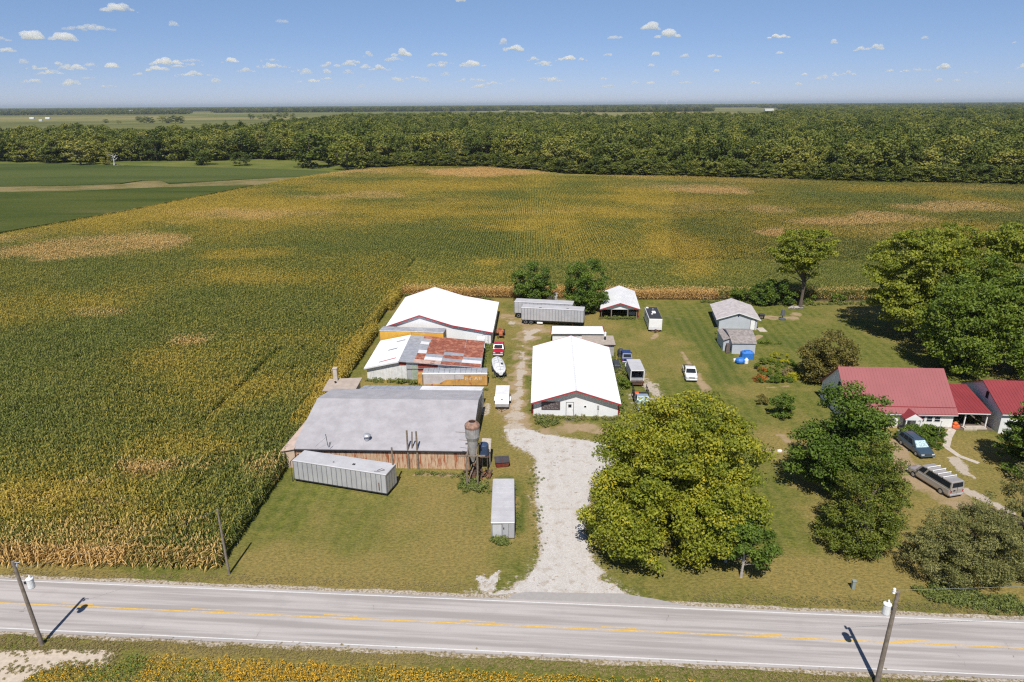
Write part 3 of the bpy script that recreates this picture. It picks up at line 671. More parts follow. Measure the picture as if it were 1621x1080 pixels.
c1 = mixc(t, f, (0.09, 0.15, 0.018), mixc(t, lr, (0.42, 0.22, 0.012), (0.60, 0.36, 0.02)))
L(t, c1, b.inputs['Base Color']); b.inputs['Roughness'].default_value = .7
tl = [bush_tile(260, 1.5, .62, .065, 60 + s) for s in range(4)]
s_ = np.arange(-52, 30, 1.25); n_ = np.arange(-15, -5.4, 1.25); a, b_ = np.meshgrid(s_, n_); a = a.ravel() + rng.uniform(-.2, .2, a.size); b_ = b_.ravel() + rng.uniform(-.15, .15, b_.size)
xy = np.array([rd(i, j)[:2] for i, j in zip(a, b_)]); 
k = ~inpoly(xy[:, 0], xy[:, 1], pp) & ~inpoly(xy[:, 0] + .5, xy[:, 1] - .6, pp) & ~inpoly(xy[:, 0] - .6, xy[:, 1] - .6, pp) & ~inpoly(xy[:, 0] - .7, xy[:, 1] + .3, pp)
xy = xy[k]; n = len(xy)
yl = .62 + (fbm(xy[:, 0], xy[:, 1], 3.0, 3, 61) - .5) * 1.7 - .5 * smooth(-27, -33, xy[:, 0])
scatter('soybean_rows', [(tl, np.column_stack([xy, np.zeros(n)]), rng.uniform(0, 6.28, n), np.ones(n), rng.uniform(.75, 1.15, n), yl, np.zeros(n))], soyv, 'yellow ripening soybean plants along the bottom edge of the picture')
wm, t, b = nodes('weed_leaves')
lr = at_(t, 'lr'); dd = inst(t, 'dry')
c1 = mixc(t, lr, (0.075, 0.11, 0.018), (0.19, 0.21, 0.045)); c1 = mixc(t, ss(t, math_(t, 'ADD', dd, math_(t, 'MULTIPLY', lr, .4)), .4, .9), c1, (0.30, 0.24, 0.10))
L(t, c1, b.inputs['Base Color']); b.inputs['Roughness'].default_value = .8
tl = [bush_tile(70, .7, .42, .085, 80 + s) for s in range(4)]
wpts = []; wd_ = []; ws = []
def weeds(pts, n, spread, dry=.2, sc=1.0):
    P3 = [G2(*p) for p in pts]; ls = [math.dist(P3[i], P3[i + 1]) for i in range(len(P3) - 1)]
    for _ in range(n):
        u = random.random() * sum(ls); i = 0
        while i < len(ls) - 1 and u > ls[i]: u -= ls[i]; i += 1
        tt = min(1, u / ls[i]); wpts.append((P3[i][0] + (P3[i + 1][0] - P3[i][0]) * tt + random.gauss(0, spread), P3[i][1] + (P3[i + 1][1] - P3[i][1]) * tt + random.gauss(0, spread), 0)); wd_.append(dry + random.uniform(-.2, .2)); ws.append(sc * random.uniform(.6, 1.3))
weeds([(846, 662), (900, 664), (978, 664)], 90, .35, .35, .8); weeds([(855, 668), (875, 674)], 35, .5, .1, 1.1)
weeds([(984, 655), (975, 600), (965, 560)], 110, .35, .05, 1.0); weeds([(842, 655), (844, 600), (846, 560)], 60, .2, .15, .6)
weeds([(583, 604), (645, 606), (668, 610)], 70, .25, .1, 1.0); weeds([(668, 617), (770, 618)], 50, .25, .2, .7)
weeds([(660, 750), (735, 753)], 40, .25, .3, .6); weeds([(735, 765), (765, 775)], 60, .8, .05, 1.1)
weeds([(784, 856), (800, 862)], 35, .25, .0, .8); weeds([(817, 850), (817, 770)], 30, .2, .0, .5)
weeds([(953, 505), (1010, 505)], 60, .3, .1, .9); weeds([(1110, 479), (1230, 483), (1370, 482), (1621, 490)], 260, .5, .15, 1.2)
weeds([(760, 608), (765, 560), (778, 540)], 60, .5, .05, .9); weeds([(1130, 523), (1145, 560)], 25, .3, .1, .6); weeds([(1470, 940), (1621, 965)], 220, .6, .05, .9)
weeds([(-20, 1013), (200, 1022), (500, 1035), (900, 1056), (1300, 1077), (1621, 1095)], 4200, .45, .78, .24); weeds([(0, 908), (400, 917), (740, 932)], 1300, .42, .8, .2); weeds([(1100, 948), (1400, 956), (1621, 974)], 900, .4, .55, .22)
weeds([(0, 1058), (60, 1062), (110, 1058), (165, 1054), (184, 1040), (176, 1029), (90, 1027), (0, 1029)], 500, .35, .6, .3); weeds([(990, 600), (985, 560)], 30, .5, .0, 1.2); weeds([(856, 880), (850, 820), (847, 740)], 60, .4, .2, .4); weeds([(640, 470), (780, 476)], 60, .4, .1, 1.2)
wpts = np.array(wpts); n = len(wpts); ws = np.array(ws)
scatter('weeds', [(tl, wpts, rng.uniform(0, 6.28, n), ws, ws * rng.uniform(.7, 1.4, n), np.zeros(n), np.array(wd_))], wm, 'rough weeds and tall grass along walls, verges and the field edge')

# ================================================================== TREES
def crown(ells, nclump, nleaf, leaf, rc, seed, flat=.75, shell=.62, up=.35, asp=.6):
    """ells: [(cx,cy,cz,rx,ry,rz)] ; returns v,f,lr,cl and clump centres"""
    r = np.random.default_rng(seed); E = np.array(ells, float); vol = (E[:, 3] * E[:, 4] * E[:, 5]) ** .67; pick = r.choice(len(E), nclump, p=vol / vol.sum())
    d_ = r.normal(size=(nclump, 3)); d_ /= np.linalg.norm(d_, axis=1, keepdims=True); rad = shell + (1 - shell) * r.random(nclump) ** .5
    inner = r.random(nclump) < .2; rad[inner] *= r.uniform(.3, .9, inner.sum())
    C = E[pick, :3] + d_ * E[pick, 3:] * rad[:, None]
    C = C[C[:, 2] > E[:, 2].min() - E[:, 5].max() * 1.0]; nc = len(C)
    rcl = rc * r.uniform(.6, 1.35, nc); per = r.poisson(nleaf / nc * (rcl / rc) ** 2)
    ci = np.repeat(np.arange(nc), per); n = len(ci)
    o = r.normal(size=(n, 3)); o /= np.linalg.norm(o, axis=1, keepdims=True); rr = r.random(n) ** .45
    off = o * rr[:, None]; off[:, 2] *= flat; low = off[:, 2] < 0; off[low, 2] *= .6
    c = C[ci] + off * rcl[ci][:, None]; c[:, 2] = np.maximum(c[:, 2], .15)
    v, f = leafquads(c, leaf, r, up=up, nrm=o * .8, asp=asp)
    return v, f, np.repeat(r.random(n), 4), np.repeat(r.random(nc)[ci], 4), C
bark = M('bark', (0.115, 0.09, 0.07), .95, 0, .3, 4); bark_pale = M('pale_bark', (0.36, 0.33, 0.30), .9, 0, .2, 4)
def trunk_mb(h, r0, C, nl, seed, fork=.35):
    m_ = MB(); r = random.Random(seed); top = h * .72
    m_.tube([(0, 0, -.05), (r0 * .2, 0, h * .12), (r0 * .6, -r0 * .3, h * .35), (0, 0, top)], [r0 * 1.35, r0, r0 * .75, r0 * .22], 9)
    if len(C):
        for i in r.sample(range(len(C)), min(nl, len(C))):
            c = C[i] * np.array([.82, .82, .88]); z0 = h * r.uniform(fork * .6, fork * 1.5); z0 = min(z0, max(c[2] - .3, .4))
            m_.tube([(0, 0, z0), (c[0] * .45, c[1] * .45, z0 + (c[2] - z0) * .55), tuple(c)], [r0 * .42, r0 * .24, r0 * .07], 5)
    return m_
def tree(name, label, x, y, ells, h, r0, nclump, nleaf, leaf, rc, mat, seed, group=None, cat='tree', barkm=None, nl=14, **kw):
    root = empty(name, (x, y, 0), label, cat, 0, group)
    v, f, lr, cl, C = crown(ells, nclump, nleaf, leaf, rc, seed, **kw)
    link('crown', npmesh('crown', v, f, mat, {'lr': lr, 'cl': cl}), root)
    if r0: build('trunk', trunk_mb(h, r0, C, nl, seed), barkm or bark, root, world=False)
    return root
lm_maple = leaf_mat('yellow_green_leaves', [(0, (0.111, 0.149, 0.016)), (.35, (0.202, 0.234, 0.023)), (.7, (0.319, 0.320, 0.030)), (.92, (0.442, 0.383, 0.034)), (1, (0.598, 0.426, 0.034))])
lm_dark = leaf_mat('dark_green_leaves', [(0, (0.060, 0.105, 0.014)), (.5, (0.105, 0.165, 0.022)), (1, (0.195, 0.254, 0.036))])
lm_jun = leaf_mat('cedar_foliage', [(0, (0.068, 0.095, 0.013)), (.5, (0.119, 0.146, 0.019)), (1, (0.211, 0.222, 0.029))], .1)
lm_olive = leaf_mat('grey_green_needles', [(0, (0.105, 0.111, 0.031)), (.5, (0.171, 0.175, 0.054)), (1, (0.283, 0.260, 0.096))], .1)
lm_loc = leaf_mat('locust_leaves', [(0, (0.139, 0.174, 0.020)), (.5, (0.231, 0.265, 0.029)), (1, (0.369, 0.364, 0.043))], .3)
lm_mid = leaf_mat('mid_green_leaves', [(0, (0.076, 0.127, 0.015)), (.5, (0.139, 0.194, 0.023)), (1, (0.228, 0.278, 0.036))])
lm_brown = leaf_mat('russet_green_leaves', [(0, (0.122, 0.115, 0.026)), (.5, (0.180, 0.161, 0.039)), (1, (0.288, 0.216, 0.061))])
lm_yel = leaf_mat('yellow_flowers', [(0, (.12, .16, .02)), (.6, (.45, .42, .02)), (1, (.6, .5, .03))])
lm_or = leaf_mat('orange_flowers', [(0, (.08, .12, .02)), (.5, (.35, .15, .03)), (1, (.65, .18, .02))])
lm_tan = leaf_mat('tan_grasses', [(0, (.16, .15, .05)), (1, (.42, .32, .17))])
def ell(cx, cy, cz, rx, ry, rz): return (cx, cy, cz, rx, ry, rz)
tree('broadleaf_tree', 'huge yellow-green tree spreading beside the gravel driveway', 16.2, 61.8,
     [ell(.6, .5, 7.6, 7.0, 7.0, 6.6), ell(-5.0, -4.2, 4.6, 4.2, 4.2, 4.2), ell(2.6, 2.4, 9.8, 4.6, 5.0, 4.8), ell(-1.6, -6.2, 3.7, 5.2, 3, 3.2), ell(-3.4, 1.0, 7.6, 3.9, 4.5, 4.0), ell(6.2, 1.6, 8.0, 3.6, 4, 3.8), ell(4.0, -3.8, 5.0, 4.2, 4.3, 4.2), ell(-1.0, -2.5, 8.2, 4, 4, 3.5)], 14, .5, 430, 96000, .145, 1.25, lm_maple, 11, nl=9, shell=.74, flat=.65)
for i, (x_, y_, hh, rr_) in enumerate([(21.7, 54.1, 5.2, 1.5), (20.9, 56.4, 5.6, 1.6)]):
    tree('small_tree', ['slim young tree with pale trunk standing nearest the road right of the huge yellow-green tree', 'second slim pale-trunked tree tucked against the huge yellow-green tree'][i], x_, y_, [ell(.6, .2, hh - 1.7, rr_ + 1.1, rr_ + .5, 1.6)], hh, .12, 44, 5600, .13, .7, lm_dark, 31 + i, barkm=bark_pale, nl=6)
tree('maple_tree', 'dark green round-lobed tree in front of the left half of the red-roofed house', 38.0, 70.2, [ell(0, 0, 7.8, 3.9, 3.8, 5.0), ell(2.2, .5, 8.6, 3.0, 3, 3.2), ell(-3.2, -.8, 4.4, 3.4, 3.2, 3.0), ell(0, -1.5, 4.5, 4.0, 3.3, 3.6)], 12, .4, 200, 36000, .16, 1.15, lm_dark, 41, nl=26)
tree('cedar_tree', 'dense dark cedar reaching down to the ground in front of the round-lobed tree', 35.3, 58.8, [ell(0, 0, 3.4, 3.6, 3.4, 3.6), ell(.6, .5, 6.3, 3.0, 3.0, 3.4), ell(1.0, 1.0, 9.0, 2.0, 2.0, 2.6), ell(-.6, 0, 1.8, 3.7, 3.4, 1.9), ell(2.8, .6, 4.0, 1.8, 1.8, 2.6)], 11, .35, 300, 34000, .13, .75, lm_jun, 42, flat=.55, nl=20, asp=.4)
tree('pine_tree', 'broad grey-green pine thicket at the lower right beside the road', 43.6, 54.9, [ell(0, 0, 3.0, 5.0, 4.2, 3.5), ell(-3.0, -.8, 2.6, 3.4, 3.2, 2.7), ell(2.6, -1, 2.9, 3.6, 3.2, 3.2), ell(.9, .6, 4.6, 3.0, 2.8, 2.2)], 6.5, .3, 420, 56000, .11, .65, lm_olive, 43, flat=.7, nl=24, asp=.35)
tree('pine_tree', 'grey-green pine cut off by the lower right corner of the picture', 51.2, 58.8, [ell(0, 0, 3.8, 3.4, 3.4, 4.0), ell(-.6, -1, 2.2, 3.4, 3, 2.2), ell(.4, .2, 7, 2, 2, 2.2)], 9, .3, 130, 16000, .11, .65, lm_olive, 44, flat=.7, nl=12, asp=.35)
tree('spruce_tree', 'dark spruce at the right edge in front of the red-roofed wing', 62.6, 72.5, [ell(0, 0, 2.6, 4.2, 4.2, 2.6), ell(0, 0, 5.6, 3.4, 3.4, 2.6), ell(0, 0, 8.6, 2.4, 2.4, 2.3), ell(0, 0, 11, 1.3, 1.3, 1.8)], 12.3, .3, 170, 20000, .15, .9, lm_dark, 45, flat=.45, nl=10)
tree('broadleaf_tree', 'tall airy yellow-green tree with a forked trunk standing at the back fence', 63.9, 145.2, [ell(-1, 0, 13.2, 6.2, 5, 4.2), ell(-4, 0, 12.0, 3.3, 3, 2.4), ell(3, 0, 14.2, 3.8, 3.4, 2.8), ell(-1.8, 0, 9.0, 3.2, 2.8, 1.8), ell(1.5, 0, 7.2, 1.5, 1.5, 1.2)], 16, .34, 120, 15000, .22, 1.35, lm_loc, 46, flat=.42, nl=26, barkm=bark)
tree('locust_tree', 'biggest spreading layered tree behind the gap left of the red-roofed house', 78.5, 129.5, [ell(0, -2, 13.8, 9.7, 8, 6.2), ell(-5.2, -3, 9.8, 6.2, 5, 5.0), ell(3, -5, 6.6, 5.5, 5, 4.5), ell(-3.5, -7, 5.4, 5.2, 4, 3.9), ell(5, 0, 16.5, 6, 6, 4)], 19, .7, 420, 52000, .24, 1.5, lm_loc, 47, flat=.45, nl=16)
tree('broadleaf_tree', 'full green tree rising directly behind the red-roofed house', 77.0, 107.5, [ell(0, 0, 8.6, 8.4, 7, 6.8), ell(-3.6, -3, 5.0, 5, 4.4, 4.4), ell(4, 0, 12, 6, 5, 4.8)], 16, .6, 330, 44000, .22, 1.4, lm_mid, 48, nl=12)
tree('broadleaf_tree', 'tall green tree rising behind the others at the right edge of the picture', 91, 124, [ell(0, 0, 12.5, 8, 7, 8.2), ell(-3, -2, 8, 6, 5, 6), ell(2, 0, 18.5, 5, 4.5, 4)], 21, .6, 300, 32000, .25, 1.5, lm_loc, 49, flat=.5, nl=24)
tree('broadleaf_tree', 'green tree at the right edge behind the red-roofed wing', 87.5, 105, [ell(0, 0, 8.5, 7, 6.5, 7.5), ell(-3, -4, 5, 5, 4, 4.5), ell(1, 1, 14, 5, 5, 4)], 18, .5, 300, 34000, .22, 1.4, lm_mid, 50, nl=24)
tree('broadleaf_tree', 'darker round tree deep in the clump behind the red-roofed house', 84, 117, [ell(0, 0, 9, 7, 6, 8), ell(-3, -2, 6, 5, 5, 5)], 17, .5, 130, 15000, .24, 1.5, lm_mid, 51, nl=20)
tree('round_tree', 'round dark green tree behind the left end of the two parked semi-trailers', 4.7, 149.5, [ell(0, 0, 4.9, 4.6, 4, 4.2), ell(.6, -.5, 3.2, 4.6, 3.5, 2.8)], 9, .3, 120, 14000, .19, 1.0, lm_dark, 52, nl=14)
tree('round_tree', 'taller oval dark green tree between the semi-trailers and the open shed', 15.9, 142.6, [ell(0, 0, 6.3, 4.4, 4, 5.6), ell(.3, -.4, 3.6, 4.7, 3.8, 3.3)], 11.6, .35, 150, 17000, .19, 1.05, lm_dark, 53, nl=16)
tree('round_tree', 'russet and green round tree left of the red-roofed house', 51.0, 102.6, [ell(0, 0, 4.3, 4.2, 3.8, 4.1), ell(-1.0, -.6, 2.4, 3.6, 3.2, 2.3)], 7, .25, 210, 22000, .15, .85, lm_brown, 54, nl=14)
tree('bushy_tree', 'small bushy dark evergreen standing alone on the lawn left of the cedar', 38.7, 89.2, [ell(0, 0, 1.5, 1.8, 1.6, 1.7), ell(.4, .1, 2.5, 1.1, 1.1, 1.1)], 3, .1, 50, 5200, .12, .5, lm_dark, 55, nl=6)
tree('shrub', 'little reddish shrub on the lawn behind the small evergreen', 37.4, 93.6, [ell(0, 0, .7, .75, .7, .75)], 1, .05, 10, 700, .1, .35, lm_brown, 56, cat='shrub', nl=4)
tree('thicket', 'wide dark thicket under the tall airy tree at the back fence', 58.6, 147.0, [ell(0, 0, 2.7, 5.4, 2.2, 2.8), ell(-2.8, 0, 2.4, 3.2, 2, 2.4)], 3, .15, 110, 11000, .17, .85, lm_dark, 57, cat='shrub', nl=6)
tree('shrub', 'round green shrub behind the pale grey shed', 51.5, 149.3, [ell(0, 0, 1.7, 1.9, 1.5, 1.7)], 2, .08, 26, 2600, .15, .6, lm_mid, 58, cat='shrub', nl=4)
tree('shrub', 'low dark shrub just right of the foot of the tall airy tree', 66.8, 147.8, [ell(0, 0, 1.0, 1.7, 1.2, 1.1)], 1.5, .06, 14, 1400, .14, .5, lm_mid, 59, cat='shrub', nl=3)
tree('shrub', 'low shrub near the right end of the back fence', 74.0, 148.6, [ell(0, 0, .9, 1.8, 1.2, 1.0)], 1.5, .06, 14, 1400, .14, .5, lm_mid, 60, cat='shrub', nl=3)
tree('shrub', 'bright green bush against the open-backed box truck', 17.6, 100.2, [ell(0, 0, .9, 1.0, .9, 1.0)], 1.2, .05, 16, 1900, .1, .42, lm_mid, 61, cat='shrub', nl=4)
tree('hedge', 'clipped dark hedge in front of the white house wall', 54.6, 82.0, [ell(-1.6, 0, .9, 1.9, 1.2, 1.0), ell(1.2, 0, .9, 2.1, 1.2, 1.0), ell(-.2, .1, 1.0, 2.2, 1.1, 1.0)], 1.2, .06, 220, 24000, .085, .36, lm_dark, 62, cat='hedge', nl=6, shell=.8)
tree('hedge', 'low ground shrub at the foot of the clipped hedge', 55.2, 79.6, [ell(0, 0, .5, 1.7, .8, .6)], .8, .05, 26, 2600, .07, .32, lm_dark, 63, cat='shrub', nl=4)
tree('shrub', 'dark shrub in the shade at the corner of the red-roofed wing', 66.8, 80.5, [ell(0, 0, 1.2, 1.8, 1.5, 1.4)], 1.6, .06, 22, 2600, .1, .55, lm_dark, 64, cat='shrub', nl=4)
# garden
for i, (px, py, rx, h, m_, lb, n_) in enumerate([
    (1212, 584, 2.4, 1.1, lm_mid, 'sprawling green garden shrub right of the blue tarp', 3600), (1232, 574, 1.6, 1.3, lm_yel, 'yellow-flowering shrub in the garden', 2600), (1246, 582, 1.5, 1.0, lm_dark, 'dark green shrub right of the yellow flowers', 2200),
    (1201, 603, 1.0, .7, lm_or, 'orange flower clump at the left of the garden bed', 1500), (1206, 589, .7, .6, lm_or, 'small orange flower clump in the middle of the garden', 900), (1222, 596, 1.6, .9, lm_mid, 'blue-green plants in the middle of the garden', 2200),
    (1243, 594, 1.2, .8, lm_tan, 'tan dry grass clump in the garden', 1400), (1255, 600, 1.1, .7, lm_yel, 'golden flower clump at the right end of the garden bed', 1400), (1227, 606, 2.3, .8, lm_dark, 'low row of dark vegetable plants along the garden front', 3600),
    (1216, 545, 1.9, .5, lm_mid, 'low green plants on the lawn right of the small shed', 1600)]):
    rx *= 1.3; h *= 1.25; n_ = int(n_ * 1.5); x_, y_ = G2(px, py); tree('garden_plant', lb, x_, y_, [ell(0, 0, h * .5, rx, .75 if i in (8, 9) else rx * .75, h * .55)], h, .03, 22, n_, .07, .34, m_, 70 + i, cat='plant', nl=5)

# ------------------------------------------------------------------ woods
def tproto(seed, h=19, w_=6.2, n=1500, leaf=.55):
    r = np.random.default_rng(seed)
    E = [ell(0, 0, h * .56, w_, w_, h * .42), ell(r.uniform(-2, 2), r.uniform(-2, 2), h * .35, w_ * .95, w_ * .95, h * .3), ell(r.uniform(-2, 2), r.uniform(-2, 2), h * .72, w_ * .6, w_ * .6, h * .25)]
    v, f, lr, cl, C = crown(E, 46, n, leaf, 2.0, seed, flat=.75, shell=.7, up=.45)
    tm = trunk_mb(h, .35, C, 3, seed); tv = np.array(tm.v); 
    return v, f, lr, cl, tm
wood_ramp = [(0, (.055, .072, .016)), (.25, (.095, .125, .022)), (.5, (.155, .180, .032)), (.72, (.235, .240, .045)), (.9, (.30, .27, .07)), (1, (.46, .42, .06))]
lm_wood = leaf_mat('woodland_leaves', wood_ramp, .2, .7, inst_='obj'); lm_woods = leaf_mat('woodland_leaves_mass', wood_ramp, .2, .7, inst_='vr')
protos = [tproto(200 + i) for i in range(6)]
Hor = lambda px: 171 - 9.6 * px / 1621
Lb = lambda px: np.interp(px, [-300, 0, 110, 250, 330, 400, 500, 545, 600, 700, 850, 890, 1000, 1080, 1300, 1450, 1621, 1900], [258, 257, 259, 256, 255, 253, 255, 264, 263, 261, 266, 272, 276, 278, 284, 289, 292, 298])
Ut = lambda px: np.interp(px, [-300, 0, 150, 300, 420, 480, 540, 700, 1000, 1080, 1220, 1260, 1400, 1500, 1621, 1900], [198, 197, 195, 194, 190, 184, 180, 177, 179, 177, 176, 169.5, 169, 171, 169.5, 169])
def proj(x, y, z=0):
    yc = y * math.cos(PITCH) - (z - CAM_H) * math.sin(PITCH); v = -(y * math.sin(PITCH) + (z - CAM_H) * math.cos(PITCH)); u = x * FPX / yc; v = v * FPX / yc
    c, s = math.cos(ROLL), math.sin(ROLL); return 810.5 + c * u + s * v, 540 - s * u + c * v
wx = []; wy = []
yy = 385.0
while yy < 6500:
    stp = 10.0 if yy < 1200 else (14 if yy < 2200 else 22); hw = yy * .82 + 40
    xs = np.arange(-hw, hw, stp); xs = xs + rng.uniform(-.42, .42, len(xs)) * stp; ys = yy + rng.uniform(-.42, .42, len(xs)) * stp
    wx.append(xs); wy.append(ys); yy += stp
wx = np.concatenate(wx); wy = np.concatenate(wy); qx, qy = proj(wx, wy)
Ub = Hor(qx) + (Ut(qx) - Hor(qx)) / np.where(qx < 1240, .40, .50)
k = (qy < Lb(qx)) & (qy > Ub) & (qx > -120) & (qx < 1740)
wx, wy, qx, qy = wx[k], wy[k], qx[k], qy[k]
front = (Lb(qx) - qy) / Lb(qx) + rng.random(len(qx)) * .002
dist = np.hypot(wx, wy); inv_ = (qx > 0) & (qx < 1621); score = np.where(inv_, front * 1000 - 6, 1e6) ; order = np.argsort(score)
nind = 290; ind = order[:nind]; rest = order[nind:]
meshes = []
for v, f, lr, cl, tm in protos:
    b0 = len(v); tv = np.array(tm.v); F4 = [q for q in tm.f if len(q) == 4]
    me = npmesh('woodland_tree', np.vstack([v, tv]), np.vstack([f, np.array(F4) + b0]), lm_wood, {'lr': np.r_[lr, np.zeros(len(tv))], 'cl': np.r_[cl, np.zeros(len(tv))]})
    me.materials.append(bark); mi = np.zeros(len(f) + len(F4), dtype=np.int32); mi[len(f):] = 1; me.polygons.foreach_set('material_index', mi); meshes.append(me)
def wtree(i, x, y, s, sz, label='broad green tree in the front row of the wood beyond the corn field', group='trees along the front of the far wood', name='woodland_tree'):
    o = link(name, meshes[i]); o.location = (x, y, 0); o.rotation_euler = (0, 0, random.uniform(0, 6.28)); o.scale = (s, s, sz); return tag(o, label, 'tree', group)
for j in ind: wtree(random.randrange(6), wx[j], wy[j], random.uniform(1.0, 1.75), random.uniform(.75, 1.35))
n = len(rest); pv = [(v, f, lr) for v, f, lr, cl, tm in protos]
for q in range(len(pv)): pv[q] = (pv[q][0], pv[q][1], .5 * pv[q][2] + .5 * protos[q][3])
s_ = 1.2 * (.6 + .9 * fbm(wx[rest], wy[rest], 30, 3, 71)) * rng.uniform(.8, 1.25, n) * np.where(wy[rest] > 1200, 1.45, 1) * np.where(wy[rest] > 2200, 1.5, 1); 
sz = (.55 + .8 * fbm(wx[rest], wy[rest], 45, 3, 72)) * rng.uniform(.85, 1.35, n)

scatter('woodland', [(pv, np.column_stack([wx[rest], wy[rest], np.zeros(n)]), rng.uniform(0, 6.28, n), s_, sz, np.zeros(n), np.zeros(n))], lm_woods, 'dense mixed woodland stretching back towards the horizon')
print('wood', n)
# understorey at the wood's foot
ux = np.arange(150, 1640, 3.0) + rng.uniform(-2, 2, len(np.arange(150, 1640, 3.0))); ux = ux[(ux > 540)]
up_ = np.array([G2(a, Lb(a) + 1.5) for a in ux]); n = len(up_)
scatter('undergrowth', [(pv[:3], np.column_stack([up_, np.zeros(n)]), rng.uniform(0, 6.28, n), rng.uniform(.3, 1.1, n), rng.uniform(.10, .62, n), np.zeros(n), np.zeros(n))], lm_woods, 'low green undergrowth along the foot of the wood')
# single trees in front of the left wood
for i, (px, py, s, sz, lb) in enumerate([(320, 262, .95, .85, 'single green tree before the left wood, right of the dead tree'), (380, 263, .8, .42, 'short wide bush-like tree alone in the meadow before the left wood'), (492, 266, 1.75, 1.05, 'largest dark tree, jutting out of the left wood at the meadow corner'), (128, 262, 1.35, .8, 'wide tree standing forward of the left wood, left of the bare dead tree'), (86, 259, 1.1, .8, 'rounded tree forward of the wood near the left edge'), (550, 270, 1.3, .95, 'dark tree at the corner where the wood meets the corn'), (172, 262, 0.6, .45, 'pale yellowish small tree behind the bare dead tree')]):
    x_, y_ = G2(px, py); wtree(i % 6, x_, y_, s * 1.35, sz * 1.3, lb, None, 'field_tree')
x_, y_ = G2(181, 263); dt = MB(); r_ = random.Random(5)
dt.tube([(0, 0, 0), (.3, 0, 4), (0, 0, 8.5)], [.6, .42, .15], 7)
for k in range(9):
    z_ = r_.uniform(2.5, 8); a = r_.uniform(0, 6.28); l_ = r_.uniform(2.5, 5); dt.tube([(0.1, 0, z_), (math.cos(a) * l_ * .5, math.sin(a) * l_ * .5, z_ + .8), (math.cos(a) * l_, math.sin(a) * l_, z_ + r_.uniform(.5, 3))], [.28, .16, .05], 5)
dt.tube([(-1.5, 0, .2), (2, 1, .5), (6, 2, .4)], [.35, .25, .1], 6)
o = build('dead_tree', dt, M('bleached_wood', (0.55, 0.53, 0.50), .9), None); o.location = (x_, y_, 0); tag(o, 'bare bleached dead tree standing before the left wood', 'tree')
# far dark trees on the field beyond the left wood
fd_ = [(168, 195, 1.0), (188, 196, .8), (222, 194, 1.5), (232, 195, 1.6), (241, 195, 1.4), (257, 194, 1.5), (268, 195, 1.7), (278, 195, 1.8), (287, 195, 1.6), (397, 189, 1.7), (412, 189, 1.3), (420, 188, 1.4), (426, 188, 1.5), (442, 187, 1.8), (452, 187, 1.9), (464, 187, 1.7)]
for i, (px, py, s) in enumerate(fd_):
    x_, y_ = G2(px, py); wtree(i % 6, x_, y_, s * 1.15, s * .62, 'small dark tree on the open field far behind the left wood', 'dark trees on the far field', 'far_tree')
# belts of woodland towards the horizon
bx = []; by = []; bs = []
for D, thr, dep in ((2700, .58, 2), (3300, .48, 4), (4200, .42, 5), (5200, .38, 6), (6600, .34, 7), (8500, .28, 8), (11500, .18, 9), (16000, .05, 9), (24000, 0, 9), (36000, 0, 9)):
    sp_ = D / 260.0; xs = np.arange(-D * .9, D * .9, sp_)
    for r_ in range(dep):
        yb = D + r_ * sp_ * 1.2 + (fbm(xs, xs * 0 + D, D * .25, 3, int(D)) - .5) * D * .25
        kk = fbm(xs + 300, xs * 0 + D * 1.7, D * .22, 3, int(D) + 5) > thr
        qx2, qy2 = proj(xs, yb); kk &= ~((qx2 < 540) & (qy2 > 183)) & ~((qx2 < 1240) & (D < 4000)) & (qx2 > -100) & (qx2 < 1720)
        bx.append(xs[kk] + rng.uniform(-.4, .4, kk.sum()) * sp_); by.append(yb[kk]); bs.append(np.full(kk.sum(), sp_ / 9.0))
bx, by, bs = map(np.concatenate, (bx, by, bs)); n = len(bx)
scatter('horizon_woods', [(pv[:4], np.column_stack([bx, by, np.zeros(n)]), rng.uniform(0, 6.28, n), bs * rng.uniform(.8, 1.2, n), rng.uniform(.8, 1.25, n) * np.where(by > 5000, 1.5, 1.2), np.zeros(n), np.zeros(n))], lm_woods, 'thin dark belts of woodland along the horizon')
print('belts', n)
